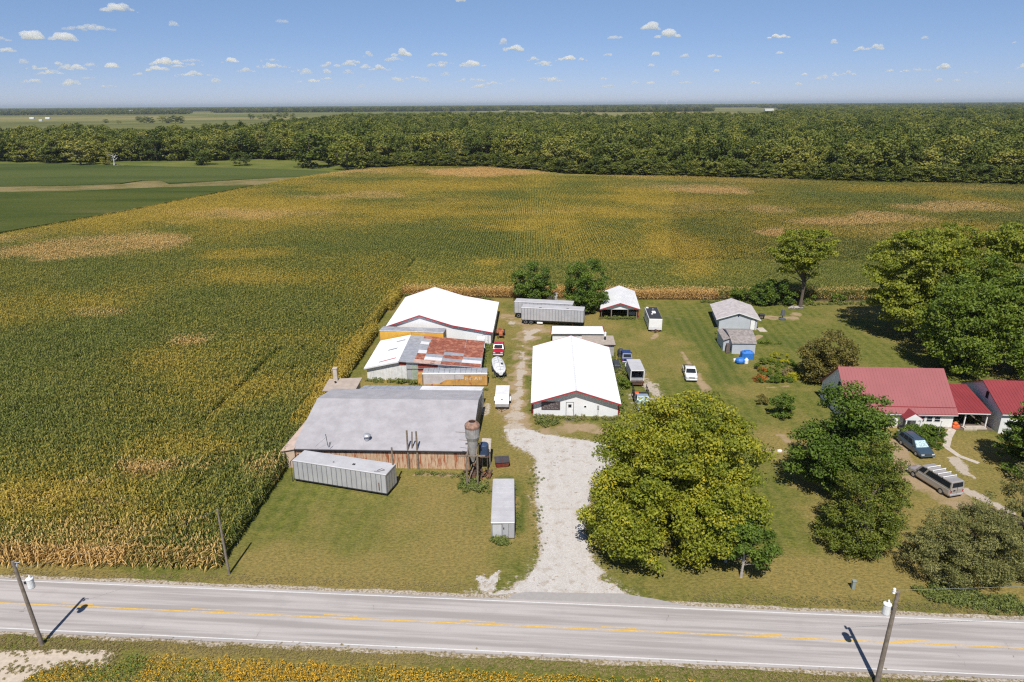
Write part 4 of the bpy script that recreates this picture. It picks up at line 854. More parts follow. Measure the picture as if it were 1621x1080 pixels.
# ================================================================== BUILDINGS
class Bld:
    """four ground corners: front-left, front-right, rear-right, rear-left"""
    def __init__(s, name, label, cat, FL, FR, RR, RL):
        s.c = [np.array(p, float) for p in (FL, FR, RR, RL)]
        s.o = (float(s.c[0][0]), float(s.c[0][1]), 0); s.root = empty(name, s.o, label, cat)
        s.W = np.linalg.norm(s.c[1] - s.c[0]); s.D = np.linalg.norm(s.c[3] - s.c[0])
    def p(s, u, v, z):     # u,v in 0..1 across / along (may exceed)
        a = s.c[0] * (1 - u) + s.c[1] * u; b = s.c[3] * (1 - u) + s.c[2] * u; q = a * (1 - v) + b * v
        return (q[0], q[1], z)
    def walls(s, prof, axis, mat, name='wall', drop=.05):
        """prof [(t,z)] across; axis 'y' ridge runs front to rear"""
        m = MB(); P = (lambda t, w_, z: s.p(t, w_, z)) if axis == 'y' else (lambda t, w_, z: s.p(w_, t, z))
        r0 = [P(0, 0, 0)] + [P(t, 0, z - drop) for t, z in prof] + [P(1, 0, 0)]
        r1 = [P(0, 1, 0)] + [P(t, 1, z - drop) for t, z in prof] + [P(1, 1, 0)]
        m.rings([r0, r1], True, True, True); s.prof = prof; s.axis = axis
        return build(name, m, mat, s.root)
    def roof(s, prof, axis, mat, oe=.3, og=.4, th=.12, name='roof', ribs=0, og2=None, ribmat=None):
        m = MB(); LT = s.W if axis == 'y' else s.D; LW = s.D if axis == 'y' else s.W
        P = (lambda t, w_, z: s.p(t, w_, z)) if axis == 'y' else (lambda t, w_, z: s.p(w_, t, z))
        g0, g1 = -og / LW, 1 + (og if og2 is None else og2) / LW; pr = list(prof)
        (t0, z0), (t1, z1) = pr[0], pr[1]; sl_ = (z1 - z0) / max(t1 - t0, 1e-6); pr[0] = (t0 - oe / LT, z0 - sl_ * oe / LT)
        (t0, z0), (t1, z1) = pr[-2], pr[-1]; sl_ = (z1 - z0) / max(t1 - t0, 1e-6); pr[-1] = (t1 + oe / LT, z1 + sl_ * oe / LT)
        for (ta, za), (tb, zb) in zip(pr[:-1], pr[1:]):
            a, b, c, d_ = P(ta, g0, za), P(tb, g0, zb), P(tb, g1, zb), P(ta, g1, za)
            if axis != 'y': a, b, c, d_ = P(ta, g0, za), P(ta, g1, za), P(tb, g1, zb), P(tb, g0, zb)
            m.slab(a, b, c, d_, th)
            if ribs:
                n = int(LW * (g1 - g0) / ribs); e = .03 / LW
                for i in range(1, n):
                    g = g0 + (g1 - g0) * i / n
                    lift = .03
                    q = [P(ta, g - e, za + .002), P(ta, g + e, za + .002), P(tb, g + e, zb + .002), P(tb, g - e, zb + .002)]
                    m.hexa(q + [(x_, y_, z_ + lift) for x_, y_, z_ in q])
        s.rp = pr; s.g = (g0, g1); s.th = th
        return build(name, m, mat, s.root)
    def trim(s, mat, faces=('f',), w_=.22, axis='y', corner=True, name='trim'):
        m = MB(); LW = s.D if axis == 'y' else s.W
        P = (lambda t, q, z: s.p(t, q, z)) if axis == 'y' else (lambda t, q, z: s.p(q, t, z))
        for f_ in faces:
            g = s.g[0] if f_ == 'f' else s.g[1]; e = (-.05 if f_ == 'f' else .05) / LW
            for (ta, za), (tb, zb) in zip(s.rp[:-1], s.rp[1:]):
                A, B = P(ta, g, za), P(tb, g, zb); A2, B2 = P(ta, g + e, za), P(tb, g + e, zb)
                up = .03; q = [(A[0], A[1], za - w_), (B[0], B[1], zb - w_), (B2[0], B2[1], zb - w_), (A2[0], A2[1], za - w_)]
                m.hexa(q + [(q[i][0], q[i][1], q[i][2] + w_ + up) for i in range(4)])
        if corner:
            for t in (0, 1):
                z = s.prof[0][1] if t == 0 else s.prof[-1][1]; e = .11 / s.W * (1 if t == 0 else -1); ee = .02 / s.W * (-1 if t == 0 else 1)
                a = [s.p(t + ee, -.025 / s.D, 0), s.p(t + e, -.025 / s.D, 0), s.p(t + e, .12 / s.D, 0), s.p(t + ee, .12 / s.D, 0)]
                m.hexa(a + [(x_, y_, z - .15) for x_, y_, _ in a])
        return build(name, m, mat, s.root)
    def panel(s, name, u0, u1, z0, z1, mat, out=.04, side='f', parent=None, depth=.03, frame=None):
        """box on a wall; u in metres along that wall"""
        m = MB(); 
        if side == 'f': q = lambda u, o: s.p(u / s.W, -o / s.D, 0)
        elif side == 'b': q = lambda u, o: s.p(u / s.W, 1 + o / s.D, 0)
        elif side == 'l': q = lambda u, o: s.p(-o / s.W, u / s.D, 0)
        else: q = lambda u, o: s.p(1 + o / s.W, u / s.D, 0)
        a, b, c, d_ = q(u0, out), q(u1, out), q(u1, out - depth), q(u0, out - depth)
        m.hexa([(p_[0], p_[1], z0) for p_ in (a, b, c, d_)] + [(p_[0], p_[1], z1) for p_ in (a, b, c, d_)])
        return build(name, m, mat, parent or s.root)
    def window(s, u0, u1, z0, z1, side='f', fm=None, bars=1):
        fr = s.panel('window', u0, u1, z0, z1, fm or plain_white, .04, side, depth=.06)
        s.panel('pane', u0 + .06, u1 - .06, z0 + .06, z1 - .06, glass, .052, side, parent=fr, depth=.03)
        if bars: s.panel('glazing_bar', u0 + .06, u1 - .06, (z0 + z1) / 2 - .02, (z0 + z1) / 2 + .02, fm or plain_white, .062, side, parent=fr, depth=.02)
        return fr
    def door(s, u0, u1, h, mat, side='f', win=True):
        fr = s.panel('door', u0, u1, .05, h, mat, .05, side, depth=.05)
        s.panel('door_frame', u0 - .07, u1 + .07, .03, h + .07, dark if mat is plain_white else plain_white, .03, side, parent=fr, depth=.03)
        if win: s.panel('pane', u0 + .27, u1 - .27, h - .75, h - .27, glass, .062, side, parent=fr, depth=.02)
        s.panel('handle', u1 - .16, u1 - .08, 1.0, 1.06, rimm, .11, side, parent=fr, depth=.06)
        return fr
def vent_pipe(name, bld, px, py, zbase, h, r, mat, capm=None, cap=.2):
    x_, y_ = G2(px, py, zbase); m = MB(); m.tube([(x_, y_, zbase - .2), (x_, y_, zbase + h)], r, 10)
    o = build(name, m, mat, bld.root)
    if capm: m = MB(); m.lathe([(r * 1.25, zbase + h - cap * h), (r * 1.3, zbase + h), (r * .6, zbase + h + .08)], x_, y_, 12); build('cap', m, capm, o)
    return o

# --- centre white barn
b = Bld('white_barn', 'long white metal barn with red trim, front door and dark sign, beside the driveway', 'barn', (2.95, 90.2), (15.3, 89.6), (16.75, 112.4), (3.95, 113.1))
pf = [(0, 2.35), (.5, 4.32), (1, 2.35)]
b.walls(pf, 'y', white_metal); b.roof(pf, 'y', white_roof, .28, .75, ribs=.9); b.trim(red_trim, ('f', 'b'))
m = MB(); e_ = .14 / b.W
for sgn in (-1, 1):
    q = [b.p(.5, b.g[0], 4.335), b.p(.5 + sgn * e_, b.g[0], 4.29), b.p(.5 + sgn * e_, b.g[1], 4.29), b.p(.5, b.g[1], 4.335)]
    if sgn < 0: q = q[::-1]
    m.slab(*q, -.012)
    m.v[-8:] = m.v[-8:]
build('ridge_cap', m, galv_white, b.root)
b.door(4.85, 5.85, 2.12, plain_white)
b.window(7.35, 7.75, 1.35, 1.72, bars=0)
sg = b.panel('sign', 1.25, 3.95, 1.0, 2.22, M('dark_sign_board', (.095, .072, .075), .6, 0, .15, 2), .09, depth=.06)
# three rows of pale brush lettering, too blurred in the photograph to read
m = MB(); rr = random.Random(3)
def stroke(u, z, w_, h_, sl_=.0, big_=False):
    q = lambda uu, zz: b.p(uu / b.W, -.098 / b.D, zz)
    t_ = .035 if not big_ else .055
    pts = [(u, z), (u + w_ * .25, z + h_ * (1 if big_ else .7)), (u + w_ * .55, z + h_ * .15), (u + w_ * .8, z + h_ * .6), (u + w_, z + h_ * .1)]
    for (a0, z0), (a1, z1) in zip(pts[:-1], pts[1:]):
        m.hexa([q(a0, z0 - t_), q(a1, z1 - t_), q(a1, z1 - t_), q(a0, z0 - t_), q(a0, z0 + t_), q(a1, z1 + t_), q(a1, z1 + t_), q(a0, z0 + t_)])
for zz, hh, words in ((1.83, .2, [(1.42, 4), (2.32, 5), (3.35, 2)]), (1.5, .2, [(1.58, 4), (2.3, 4)]), (1.2, .11, [(1.5, 2), (2.05, 3), (2.65, 3), (3.2, 3)])):
    for u0, nl_ in words:
        for k in range(nl_): stroke(u0 + k * .155, zz, .15, hh * (1.35 if k == 0 else .75), big_=(k == 0))
tm_ = build('lettering', m, M('pale_lettering', (.62, .56, .55), .6), sg)
b.panel('meter', 9.28, 9.55, 1.25, 1.75, galv, .14, depth=.12); b.panel('conduit', 9.39, 9.44, .1, 1.25, dark, .09, depth=.05)
m = MB(); q0 = b.p(4.6 / b.W, -1.3 / b.D, 0); m.box(q0[0], q0[0] + 1.5, q0[1] - .3, q0[1] + 1.1, -.05, .12); build('doorstep', m, M('dark_mat', (.16, .13, .11), .9), b.root)
# --- white barn behind it
b = Bld('white_barn', 'low white-roofed barn with red corner trim right behind the centre barn', 'barn', (7.55, 120.4), (16.9, 120.1), (17.15, 124.3), (7.9, 124.6))
pf = [(0, 2.55), (1, 2.45)]; b.walls(pf, 'x', white_metal); b.roof(pf, 'x', white_roof, .25, .25, ribs=.9)
m = MB()
for u in (-.02, 1.0):
    a = [b.p(u, -.05, 0), b.p(u + .02, -.05, 0), b.p(u + .02, 1.04, 0), b.p(u, 1.04, 0)]; z_ = 2.58; m.hexa([(x_ + (-.18 if u < 0 else .18), y_, z_ - .22) for x_, y_, _ in a] + [(x_ + (-.18 if u < 0 else .18), y_, z_ + .05) for x_, y_, _ in a])
build('trim', m, red_trim, b.root); b.panel('fascia', 0, b.W, 2.3, 2.42, dark, .28, depth=.04)
# --- tan flat-roofed lean building
b = Bld('block_shed', 'small flat tan-roofed block building with a white-topped flue behind the centre barn', 'shed', (12.7, 113.5), (18.0, 113.2), (18.2, 117.3), (12.9, 117.5))
pf = [(0, 2.75), (1, 2.95)]; b.walls(pf, 'x', M('grey_block', (.36, .345, .34), .9, 0, .1, 2)); b.roof(pf, 'x', tan_roof, .15, .2, .2); b.panel('fascia', 0, b.W + .2, 2.5, 2.72, dark, .19, depth=.03)
vent_pipe('flue', b, 957.8, 538, 2.85, 1.4, .16, dark, plain_white, .5)
# --- big white barn far left
b = Bld('white_barn', 'largest white barn with uneven roof line and red trim at the back of the yard', 'barn', (-23.3, 121.6), (-3.85, 120.9), (-3.05, 141.0), (-22.6, 141.6))
pf = [(0, 3.8), (.315, 5.95), (.63, 4.0), (1, 2.7)]
b.walls(pf, 'y', white_metal); b.roof(pf, 'y', white_roof, .3, .35, ribs=.9); b.trim(red_trim, ('f', 'b'))
b.door(17.9, 18.8, 2.05, plain_white, win=False)
m = MB(); q0 = b.p(17.0 / b.W, -.2, 0); m.cham(q0[0], q0[0] + 1.5, q0[1] + 1.0, q0[1] + 2.6, 0, 2.3, .05); 
o = build('fuel_tank_cabinet', m, plain_white, None); tag(o, 'tall white cabinet standing at the front right corner of the largest white barn', 'cabinet')
# --- rusty-roofed shed
b = Bld('old_shed', 'old shed, half its roof white and half patchwork of rusted sheets', 'shed', (-23.8, 104.1), (-5.4, 104.2), (-5.3, 116.6), (-23.6, 117.2))
pf = [(0, 2.35), (.29, 3.45), (1, 2.25)]; b.walls(pf, 'y', old_white)
pr_ = [(-.02, 2.28), (.29, 3.45), (1.02, 2.22)]
m = MB(); g0, g1 = -.035, 1.01
m.slab(b.p(pr_[0][0], g0, pr_[0][1]), b.p(.29, g0, 3.45), b.p(.29, g1, 3.45), b.p(pr_[0][0], g1, pr_[0][1]), .1)
n_ = 14
ro = build('roof', m, white_roof, b.root)
m = MB(); z_at = lambda t: 3.45 - (t - .29) / .73 * 1.23
m.slab(b.p(.29, g0, 3.45), b.p(1.02, g0, z_at(1.02)), b.p(1.02, g1, z_at(1.02)), b.p(.29, g1, 3.45), .1); build('roof', m, galv, b.root)
# sheets of the patchwork
pal = {'r': rust_sheet, 'g': galv, 'w': galv_white, 'p': M('pinkish_sheet', (.52, .36, .30), .7, 0, .15, 2, rust=.35)}
rows = ['pgrgw', 'rwggp', 'grgrg', 'gwrrr', 'gprrr', 'wgrrr', 'ggrrr']   # front to rear: columns ridge->eave
cols = [.30, .42, .50, .66, .84, 1.015]
rows = [['g', 'p', 'p', 'r', 'r'], ['g', 'r', 'w', 'g', 'w'], ['g', 'r', 'g', 'r', 'g'], ['g', 'w', 'r', 'g', 'r'], ['g', 'g', 'r', 'r', 'r'], ['g', 'g', 'r', 'r', 'r'], ['g', 'w', 'r', 'r', 'r'], ['g', 'g', 'r', 'r', 'r'], ['g', 'r', 'r', 'r', 'r']]
gm_ = {}
for j, row in enumerate(rows):
    for i, k_ in enumerate(row):
        if i == 0: continue
        v0 = g0 + (g1 - g0) * j / len(rows); v1 = g0 + (g1 - g0) * (j + 1) / len(rows) + .006; u0, u1 = cols[i], cols[i + 1]; zz = .014 + .004 * ((i + j) % 3)
        sh = (random.random() - .5) * .01
        mm = MB(); mm.slab(b.p(u0 + sh, v0, z_at(u0) + zz), b.p(u1 + sh, v0, z_at(u1) + zz), b.p(u1 + sh, v1, z_at(u1) + zz + .006), b.p(u0 + sh, v1, z_at(u0) + zz + .006), .012); build('roof_sheet', mm, pal[k_], b.root)

m = MB()
for (v0, u0) in ((.47, .13), (.78, .17)): m.slab(b.p(u0, v0, 2.35 + (u0) / .29 * 1.1 + .02), b.p(u0 + .085, v0 + .02, 2.35 + (u0 + .085) / .29 * 1.1 + .02), b.p(u0 + .085, v0 + .07, 2.35 + (u0 + .085) / .29 * 1.1 + .02), b.p(u0, v0 + .05, 2.35 + u0 / .29 * 1.1 + .02), .015)
build('roof_patch', m, galv, b.root)
m = MB(); m.slab(b.p(.10, .06, 2.745), b.p(.25, .10, 3.315), b.p(.25, .135, 3.315), b.p(.10, .095, 2.745), .02); build('roof_patch', m, M('faded_pink_strip', (.45, .17, .18), .6), b.root)
m = MB(); m.hexa([b.p(-.02, -.04, 2.08), b.p(.29, -.04, 3.22), b.p(.29, -.035, 3.22), b.p(-.02, -.035, 2.08), b.p(-.02, -.04, 2.30), b.p(.29, -.04, 3.46), b.p(.29, -.035, 3.46), b.p(-.02, -.035, 2.30)]); build('fascia', m, galv_white, b.root)
redw = M('faded_red_boards', (.26, .05, .035), .85, 0, .2, 3, dirt=.2)
b.panel('gable_board', 5.3, 6.5, 2.55, 3.1, redw, .03); b.panel('door', 6.5, 7.35, .05, 2.75, galv, .08); b.panel('door', 7.4, 8.35, .05, 2.6, M('faded_green_door', (.30, .36, .28), .8, 0, .15, 3, dirt=.3), .10); b.panel('gable_board', 8.4, 11.6, .0, 2.75, redw, .03)
b.panel('gable_board', 11.7, b.W - .05, .0, 2.2, pal['p'], .03)
b.panel('door_rail', 6.6, 9.6, 1.95, 2.05, rimm, .2, depth=.06)
# --- big grey barn
b = Bld('grey_barn', 'big grey-roofed barn with rust-streaked tan front wall nearest the road', 'barn', (-27.0, 75.7), (-5.35, 74.8), (-4.5, 90.6), (-26.0, 91.6))
pf = [(0, 2.72), (.62, 4.98), (1, 3.75)]; b.walls(pf, 'x', tan_wall)
m = MB(); 
b.roof(pf, 'x', grey_roof, .25, .25, .14)
b.panel('gutter', 0.1, b.W + .2, 2.42, 2.58, dark, .30, depth=.06)
b.panel('side_shade', .02, b.D, .1, 2.6, dark, .03, 'r')  # near-black sheet paints the shade on the right-hand wall
m = MB(); f0, f1 = b.p(1.004, .02, 2.55), b.p(1.004, .62, 2.55); m.add([b.p(1.006, .02, 2.55), b.p(1.006, .98, 2.55), b.p(1.006, .98, 3.6), b.p(1.006, .62, 4.75), b.p(1.006, .02, 2.65), b.p(1.001, .02, 2.55), b.p(1.001, .98, 2.55), b.p(1.001, .98, 3.6), b.p(1.001, .62, 4.75), b.p(1.001, .02, 2.65)], [(0, 1, 2, 3, 4), (9, 8, 7, 6, 5), (0, 5, 6, 1), (1, 6, 7, 2), (2, 7, 8, 3), (3, 8, 9, 4), (4, 9, 5, 0)]); build('gable_shade', m, M('gable_shade_grey', (.09, .09, .10), .6, 0, .2), b.root)  # charcoal colour paints shade on the right gable
m = MB()   # left lean-to
m.hexa([(-28.6, 75.5, 0), (-27.06, 75.45, 0), (-26.5, 83.8, 0), (-27.0, 83.8, 0), (-28.6, 75.5, 2.35), (-27.06, 75.45, 2.66), (-26.5, 83.8, 3.6), (-27.0, 83.8, 3.4)]); build('lean_to', m, tan_plain, b.root)
m = MB(); m.slab((-28.75, 75.3, 2.38), (-26.98, 75.25, 2.72), (-26.5, 84.0, 3.72), (-27.05, 84.0, 3.5), .08); build('lean_to_roof', m, M('tan_sheet_roof', (.47, .36, .30), .8), b.root)
b.panel('doorway', -1.35, -.15, .1, 2.1, dark, .12, 'f')
# rear low roofs
m = MB(); m.slab((-22.9, 91.55, 3.35), (-13.8, 91.2, 3.35), (-13.6, 95.0, 2.75), (-22.3, 95.3, 2.75), .1)
for i in range(1, 10): u = i / 10; m.slab((-22.9 + 9.1 * u, 91.55 - .35 * u, 3.38), (-22.9 + 9.1 * u + .12, 91.55 - .35 * u, 3.38), (-22.3 + 8.7 * u + .12, 95.3 - .3 * u, 2.78), (-22.3 + 8.7 * u, 95.3 - .3 * u, 2.78), .02)
build('rear_roof', m, galv, b.root)
m = MB(); m.slab((-13.75, 91.2, 3.38), (-4.7, 90.75, 3.38), (-4.2, 94.5, 2.75), (-13.55, 95.0, 2.75), .1); build('rear_roof', m, M('patchy_white_roof', (.75, .74, .75), .5, 0, .1, .4, dirt=.25), b.root)
m = MB(); m.hexa([(-22.6, 91.7, 0), (-4.6, 91.0, 0), (-4.3, 94.3, 0), (-22.2, 95.0, 0), (-22.6, 91.7, 3.2), (-4.6, 91.0, 3.2), (-4.3, 94.3, 2.62), (-22.2, 95.0, 2.62)]); build('rear_wall', m, old_white, b.root)
# roof ventilator, aerial
x_, y_ = G2(581, 692, 3.5); m = MB(); m.lathe([(.28, 3.1), (.28, 3.62), (.5, 3.66), (.5, 3.76), (.36, 3.9), (.1, 3.96)], x_, y_, 16); build('roof_ventilator', m, galv, b.root)
x_, y_ = G2(519, 705, 3.1); m = MB(); m.tube([(x_, y_, 3.0), (x_ - .15, y_, 4.6)], .04, 5); m.tube([(x_ - 1.4, y_ - .5, 3.2), (x_, y_, 4.3)], .012, 4); m.tube([(x_ + .25, y_ - .3, 3.0), (x_ + .5, y_ - .2, 3.7)], .035, 5)
build('roof_aerial', m, dark, b.root)
# --- chimney building
b = Bld('pump_house', 'small tan-roofed block building with a tall square chimney beside the corn', 'shed', (-28.0, 93.9), (-23.7, 93.6), (-23.6, 98.0), (-28.0, 97.6))
pf = [(0, 2.65), (1, 2.8)]; b.walls(pf, 'x', tan_plain); b.roof(pf, 'x', M('tan_flat_roof', (.40, .33, .28), .9, 0, .1, 1.2, dirt=.15), .25, .3, .14)
x_, y_ = G2(532, 602, 2.8); m = MB(); m.cham(x_ - .32, x_ + .32, y_ - .32, y_ + .32, 2.7, 4.75, .03); ch = build('chimney', m, conc, b.root); m = MB(); m.cham(x_ - .37, x_ + .37, y_ - .37, y_ + .37, 4.75, 4.87, .03); build('chimney_cap', m, conc, ch)
m = MB(); m.lathe([(.14, 2.75), (.14, 2.98), (.2, 3.0), (.05, 3.06)], *G2(531, 606, 2.8)[:2], 8); build('vent', m, dark, b.root)
# --- open shed at the back
b = Bld('open_shed', 'open-fronted shed with three dark bays, white roof and red trim', 'shed', (18.8, 137.4), (26.6, 137.2), (27.9, 151.2), (21.2, 151.2))
pf = [(0, 2.25), (.5, 3.5), (1, 2.25)]
m = MB()
for u0, u1, v0, v1 in ((0, .012, 0, 1), (.988, 1, 0, 1), (0, 1, .99, 1)): q = [b.p(u0, v0, 0), b.p(u1, v0, 0), b.p(u1, v1, 0), b.p(u0, v1, 0)]; m.hexa(q + [(a_, c_, 2.2) for a_, c_, _ in q])
build('wall', m, white_metal, b.root); b.prof = pf
m = MB(); q = [b.p(0, 0, 2.0), b.p(1, 0, 2.0), b.p(1, 0, 2.2), b.p(.5, 0, 3.42), b.p(0, 0, 2.2)]; q2 = [b.p(0, .01, 2.0), b.p(1, .01, 2.0), b.p(1, .01, 2.2), b.p(.5, .01, 3.42), b.p(0, .01, 2.2)]; m.rings([q, q2]); build('gable', m, white_metal, b.root)
b.roof(pf, 'y', M('off_white_roof', (.70, .70, .71), .5, 0, .05, .5, dirt=.1), .3, .45, ribs=.9); b.trim(red_trim, ('f', 'b'))
m = MB()
for u in (.27, .71): x_, y_, _ = b.p(u, .005, 0); m.box(x_ - .1, x_ + .1, y_ - .1, y_ + .1, 0, 2.0)
for u in (.95,): x_, y_, _ = b.p(u, .005, 0); m.box(x_ - .08, x_ + .08, y_ - .1, y_ + .1, 0, 2.0)
build('post', m, wood, b.root)
q = b.p(.82, .12, 0); m = MB(); m.cham(q[0] - .9, q[0] + .9, q[1] - .5, q[1] + 1.8, .45, 1.15, .12); o = build('stored_trailer', m, galv, None); tag(o, 'grey low trailer bed stored in the right bay of the open shed', 'trailer')
# --- pale blue-grey garage with hip-like pale roof
b = Bld('garage', 'pale blue-grey garage with pale stained shingle roof on the lawn', 'garage', (41.4, 129.9), (48.7, 129.1), (50.3, 139.3), (43.0, 140.1))
pf = [(0, 2.35), (.5, 3.55), (1, 2.35)]; b.walls(pf, 'y', blue_siding); b.roof(pf, 'y', shingle_pale, .65, .35, .12); b.trim(plain_white, ('f',), .12, corner=False)
b.panel('gable_lamp', 3.5, 3.75, 2.75, 3.05, dark, .12, depth=.1); b.door(6.1, 6.95, 2.0, plain_white, win=False)
m = MB(); q = b.p(1.02, .1, 0); m.box(q[0], q[0] + 1.5, q[1] - 2.2, q[1] + .4, -.05, .06); build('concrete_apron', m, conc, b.root)
# --- small shed with porch
b = Bld('garden_shed', 'small shed with dark grey shingle roof and a recessed porch corner', 'shed', (39.6, 115.5), (43.7, 115.3), (44.6, 122.3), (39.9, 122.6))
pf = [(0, 2.1), (.26, 2.75), (.62, 3.15), (1, 2.5)]; b.walls(pf, 'x', blue_siding); b.roof(pf, 'x', shingle, .15, .15, .1)
m = MB(); m.hexa([(38.5, 117.2, 0), (39.55, 117.2, 0), (40.0, 122.3, 0), (38.9, 122.3, 0), (38.5, 117.2, 2.0), (39.55, 117.2, 2.3), (40.0, 122.3, 2.4), (38.9, 122.3, 2.2)]); build('side_room', m, blue_siding, b.root)
m = MB(); m.slab((38.35, 116.9, 2.12), (39.5, 116.95, 2.5), (39.95, 122.5, 2.62), (38.8, 122.5, 2.3), .08); build('side_roof', m, shingle, b.root)
m = MB(); m.hexa([(38.6, 115.6, 0.1), (39.4, 115.9, 0.1), (39.45, 116.8, 0), (38.9, 117.0, 0), (38.75, 116.0, 1.55), (39.35, 116.2, 1.75), (39.4, 116.6, 1.75), (38.85, 116.8, 1.6)]); o = build('wooden_gate', m, M('old_brown_boards', (.12, .09, .08), .9, 0, .25, 5), None); tag(o, 'old brown slatted panel leaning at the porch corner of the small shed', 'wood panel')
# --- blue tarps and jug
m = MB(); x_, y_ = G2(1184, 569); m.cham(x_ - 1.15, x_ + .95, y_ - .3, y_ + 1.1, 0, 1.35, .15); m.cham(x_ - .6, x_ + .5, y_ - .1, y_ + .9, 1.3, 1.5, .08); o = build('covered_crate', m, blue_mat, None); tag(o, 'box-shaped stack under a bright blue tarp in front of the small shed', 'tarp')
m = MB(); x_, y_ = G2(1171.5, 575); m.lathe([(.55, 0), (.82, .25), (.85, .6), (.6, .95), (.2, 1.05)], x_, y_, 14); o = build('covered_bundle', m, blue_mat, None); tag(o, 'rounded bundle under blue tarp left of the blue box', 'tarp')
m = MB(); x_, y_ = G2(1181, 576); m.lathe([(.3, 0), (.36, .1), (.36, .75), (.18, .95), (.16, 1.05)], x_, y_, 12); o = build('drum', m, plain_white, None); tag(o, 'white plastic drum between the two blue tarps', 'drum')
m = MB(); x_, y_ = G2(1164, 572); m.cham(x_ - .35, x_ + .3, y_ - .2, y_ + .3, 0, .45, .08); o = build('bucket', m, plain_white, None); tag(o, 'low white tub at the left of the blue bundle', 'tub')
# --- play things on the bare patch
m = MB(); x_, y_ = G2(1238, 506); m.lathe([(.7, 0), (.7, .25), (.2, .3), (.08, .35), (.08, .9), (.45, 1.0), (.3, 2.1), (.03, 2.5)], x_, y_, 12); o = build('closed_parasol', m, M('charcoal_fabric', (.09, .095, .11), .8), None); tag(o, 'closed charcoal parasol on a round base on the bare patch right of the garage', 'parasol')
m = MB(); x_, y_ = G2(1205, 505); m.cham(x_ - .6, x_ + .6, y_ - .3, y_ + .4, .55, 1.1, .1)
for sx in (-.5, .5): m.box(x_ + sx - .04, x_ + sx + .04, y_ - .2, y_ + .3, 0, .56)
o = build('barbecue', m, dark, None); tag(o, 'dark barbecue beside the right wall of the pale garage', 'barbecue')
m = MB(); r_ = random.Random(9)
for i in range(14): a = r_.uniform(-.5, .5); x_, y_ = G2(1262 + r_.uniform(-12, 12), 488 + r_.uniform(-2, 3)); l_ = r_.uniform(.6, 1.4); m.tube([(x_ - l_ / 2, y_, .1 + r_.uniform(0, .25)), (x_ + l_ / 2, y_ + a, .12 + r_.uniform(0, .25))], r_.uniform(.06, .13), 6)
tag(build('log_pile', m, bark_pale, None), 'scattered pale logs at the foot of the tall airy tree', 'logs')

# --- house
b = Bld('house', 'white house with a large steep red metal roof and a small front porch', 'house', (46.6, 85.9), (60.6, 85.0), (61.3, 95.2), (47.3, 96.2))
pf = [(0, 2.75), (.5, 7.0), (1, 2.75)]; b.walls(pf, 'x', house_wall); b.roof(pf, 'x', red_roof, .45, .3, .1, ribs=.42)
b.panel('eave_board', -.3, b.W + .3, 2.14, 2.28, plain_white, .42, depth=.04)
b.panel('snow_rail', -.2, b.W + .2, 3.05, 3.13, red_trim, -.28, depth=.05)
b.panel('foundation', 0, b.W, 0, .35, conc, .03)
for i in range(3): b.window(9.4 + i * 1.05, 10.25 + i * 1.05, 1.05, 1.85)
b.window(3.2, 4.2, .95, 1.9); b.window(5.2, 6.2, .95, 1.9)
for u in (2.9, 4.0): b.window(u, u + .75, 3.7, 5.0, 'l', dark, 0)
b.window(2.0, 2.9, 1.0, 2.0, 'l'); b.window(7.0, 7.9, 1.0, 2.0, 'l')
# gabled porch
x0, x1 = 7.0, 8.9; P0 = lambda u, o, z: (*b.p(u / b.W, -o / b.D, 0)[:2], z)
m = MB(); m.slab(P0(x0 - .25, 1.7, 2.15), P0((x0 + x1) / 2, 1.7, 2.95), P0((x0 + x1) / 2, -.9, 2.95), P0(x0 - .25, -.9, 2.15), .09); m.slab(P0((x0 + x1) / 2, 1.7, 2.95), P0(x1 + .25, 1.7, 2.15), P0(x1 + .25, -.9, 2.15), P0((x0 + x1) / 2, -.9, 2.95), .09)
po = build('porch', m, red_roof2, b.root)
m = MB(); m.rings([[P0(x0 - .2, 1.72, 1.98), P0(x1 + .2, 1.72, 1.98), P0(x1 + .2, 1.72, 2.1), P0((x0 + x1) / 2, 1.72, 2.88), P0(x0 - .2, 1.72, 2.1)], [P0(x0 - .2, 1.62, 1.98), P0(x1 + .2, 1.62, 1.98), P0(x1 + .2, 1.62, 2.1), P0((x0 + x1) / 2, 1.62, 2.88), P0(x0 - .2, 1.62, 2.1)]])
for u in (x0, x1): q = [P0(u - .07, 1.7, 0), P0(u + .07, 1.7, 0), P0(u + .07, 1.56, 0), P0(u - .07, 1.56, 0)]; m.hexa(q + [(a_, c_, 2.0) for a_, c_, _ in q])
build('porch_frame', m, plain_white, po)
m = MB(); q = [P0(x0, 1.7, 0), P0(x1, 1.7, 0), P0(x1, .02, 0), P0(x0, .02, 0)]; m.hexa(q + [(a_, c_, .25) for a_, c_, _ in q]); build('porch_step', m, conc, po)
b.panel('door', 7.45, 8.4, .25, 2.15, M('grey_door', (.2, .2, .22), .6), .05)
# chair / bench in front of porch
m = MB(); x_, y_ = G2(1428, 693); m.cham(x_ - .6, x_ + .6, y_ - .25, y_ + .25, .35, .48, .05); m.cham(x_ - .6, x_ + .6, y_ + .2, y_ + .3, .45, .95, .04)
for sx in (-.5, .5):
    for sy in (-.2, .2): m.tube([(x_ + sx, y_ + sy, 0), (x_ + sx, y_ + sy, .4)], .035, 6)
tag(build('garden_bench', m, plain_white, None), 'white bench before the little gabled porch', 'bench')
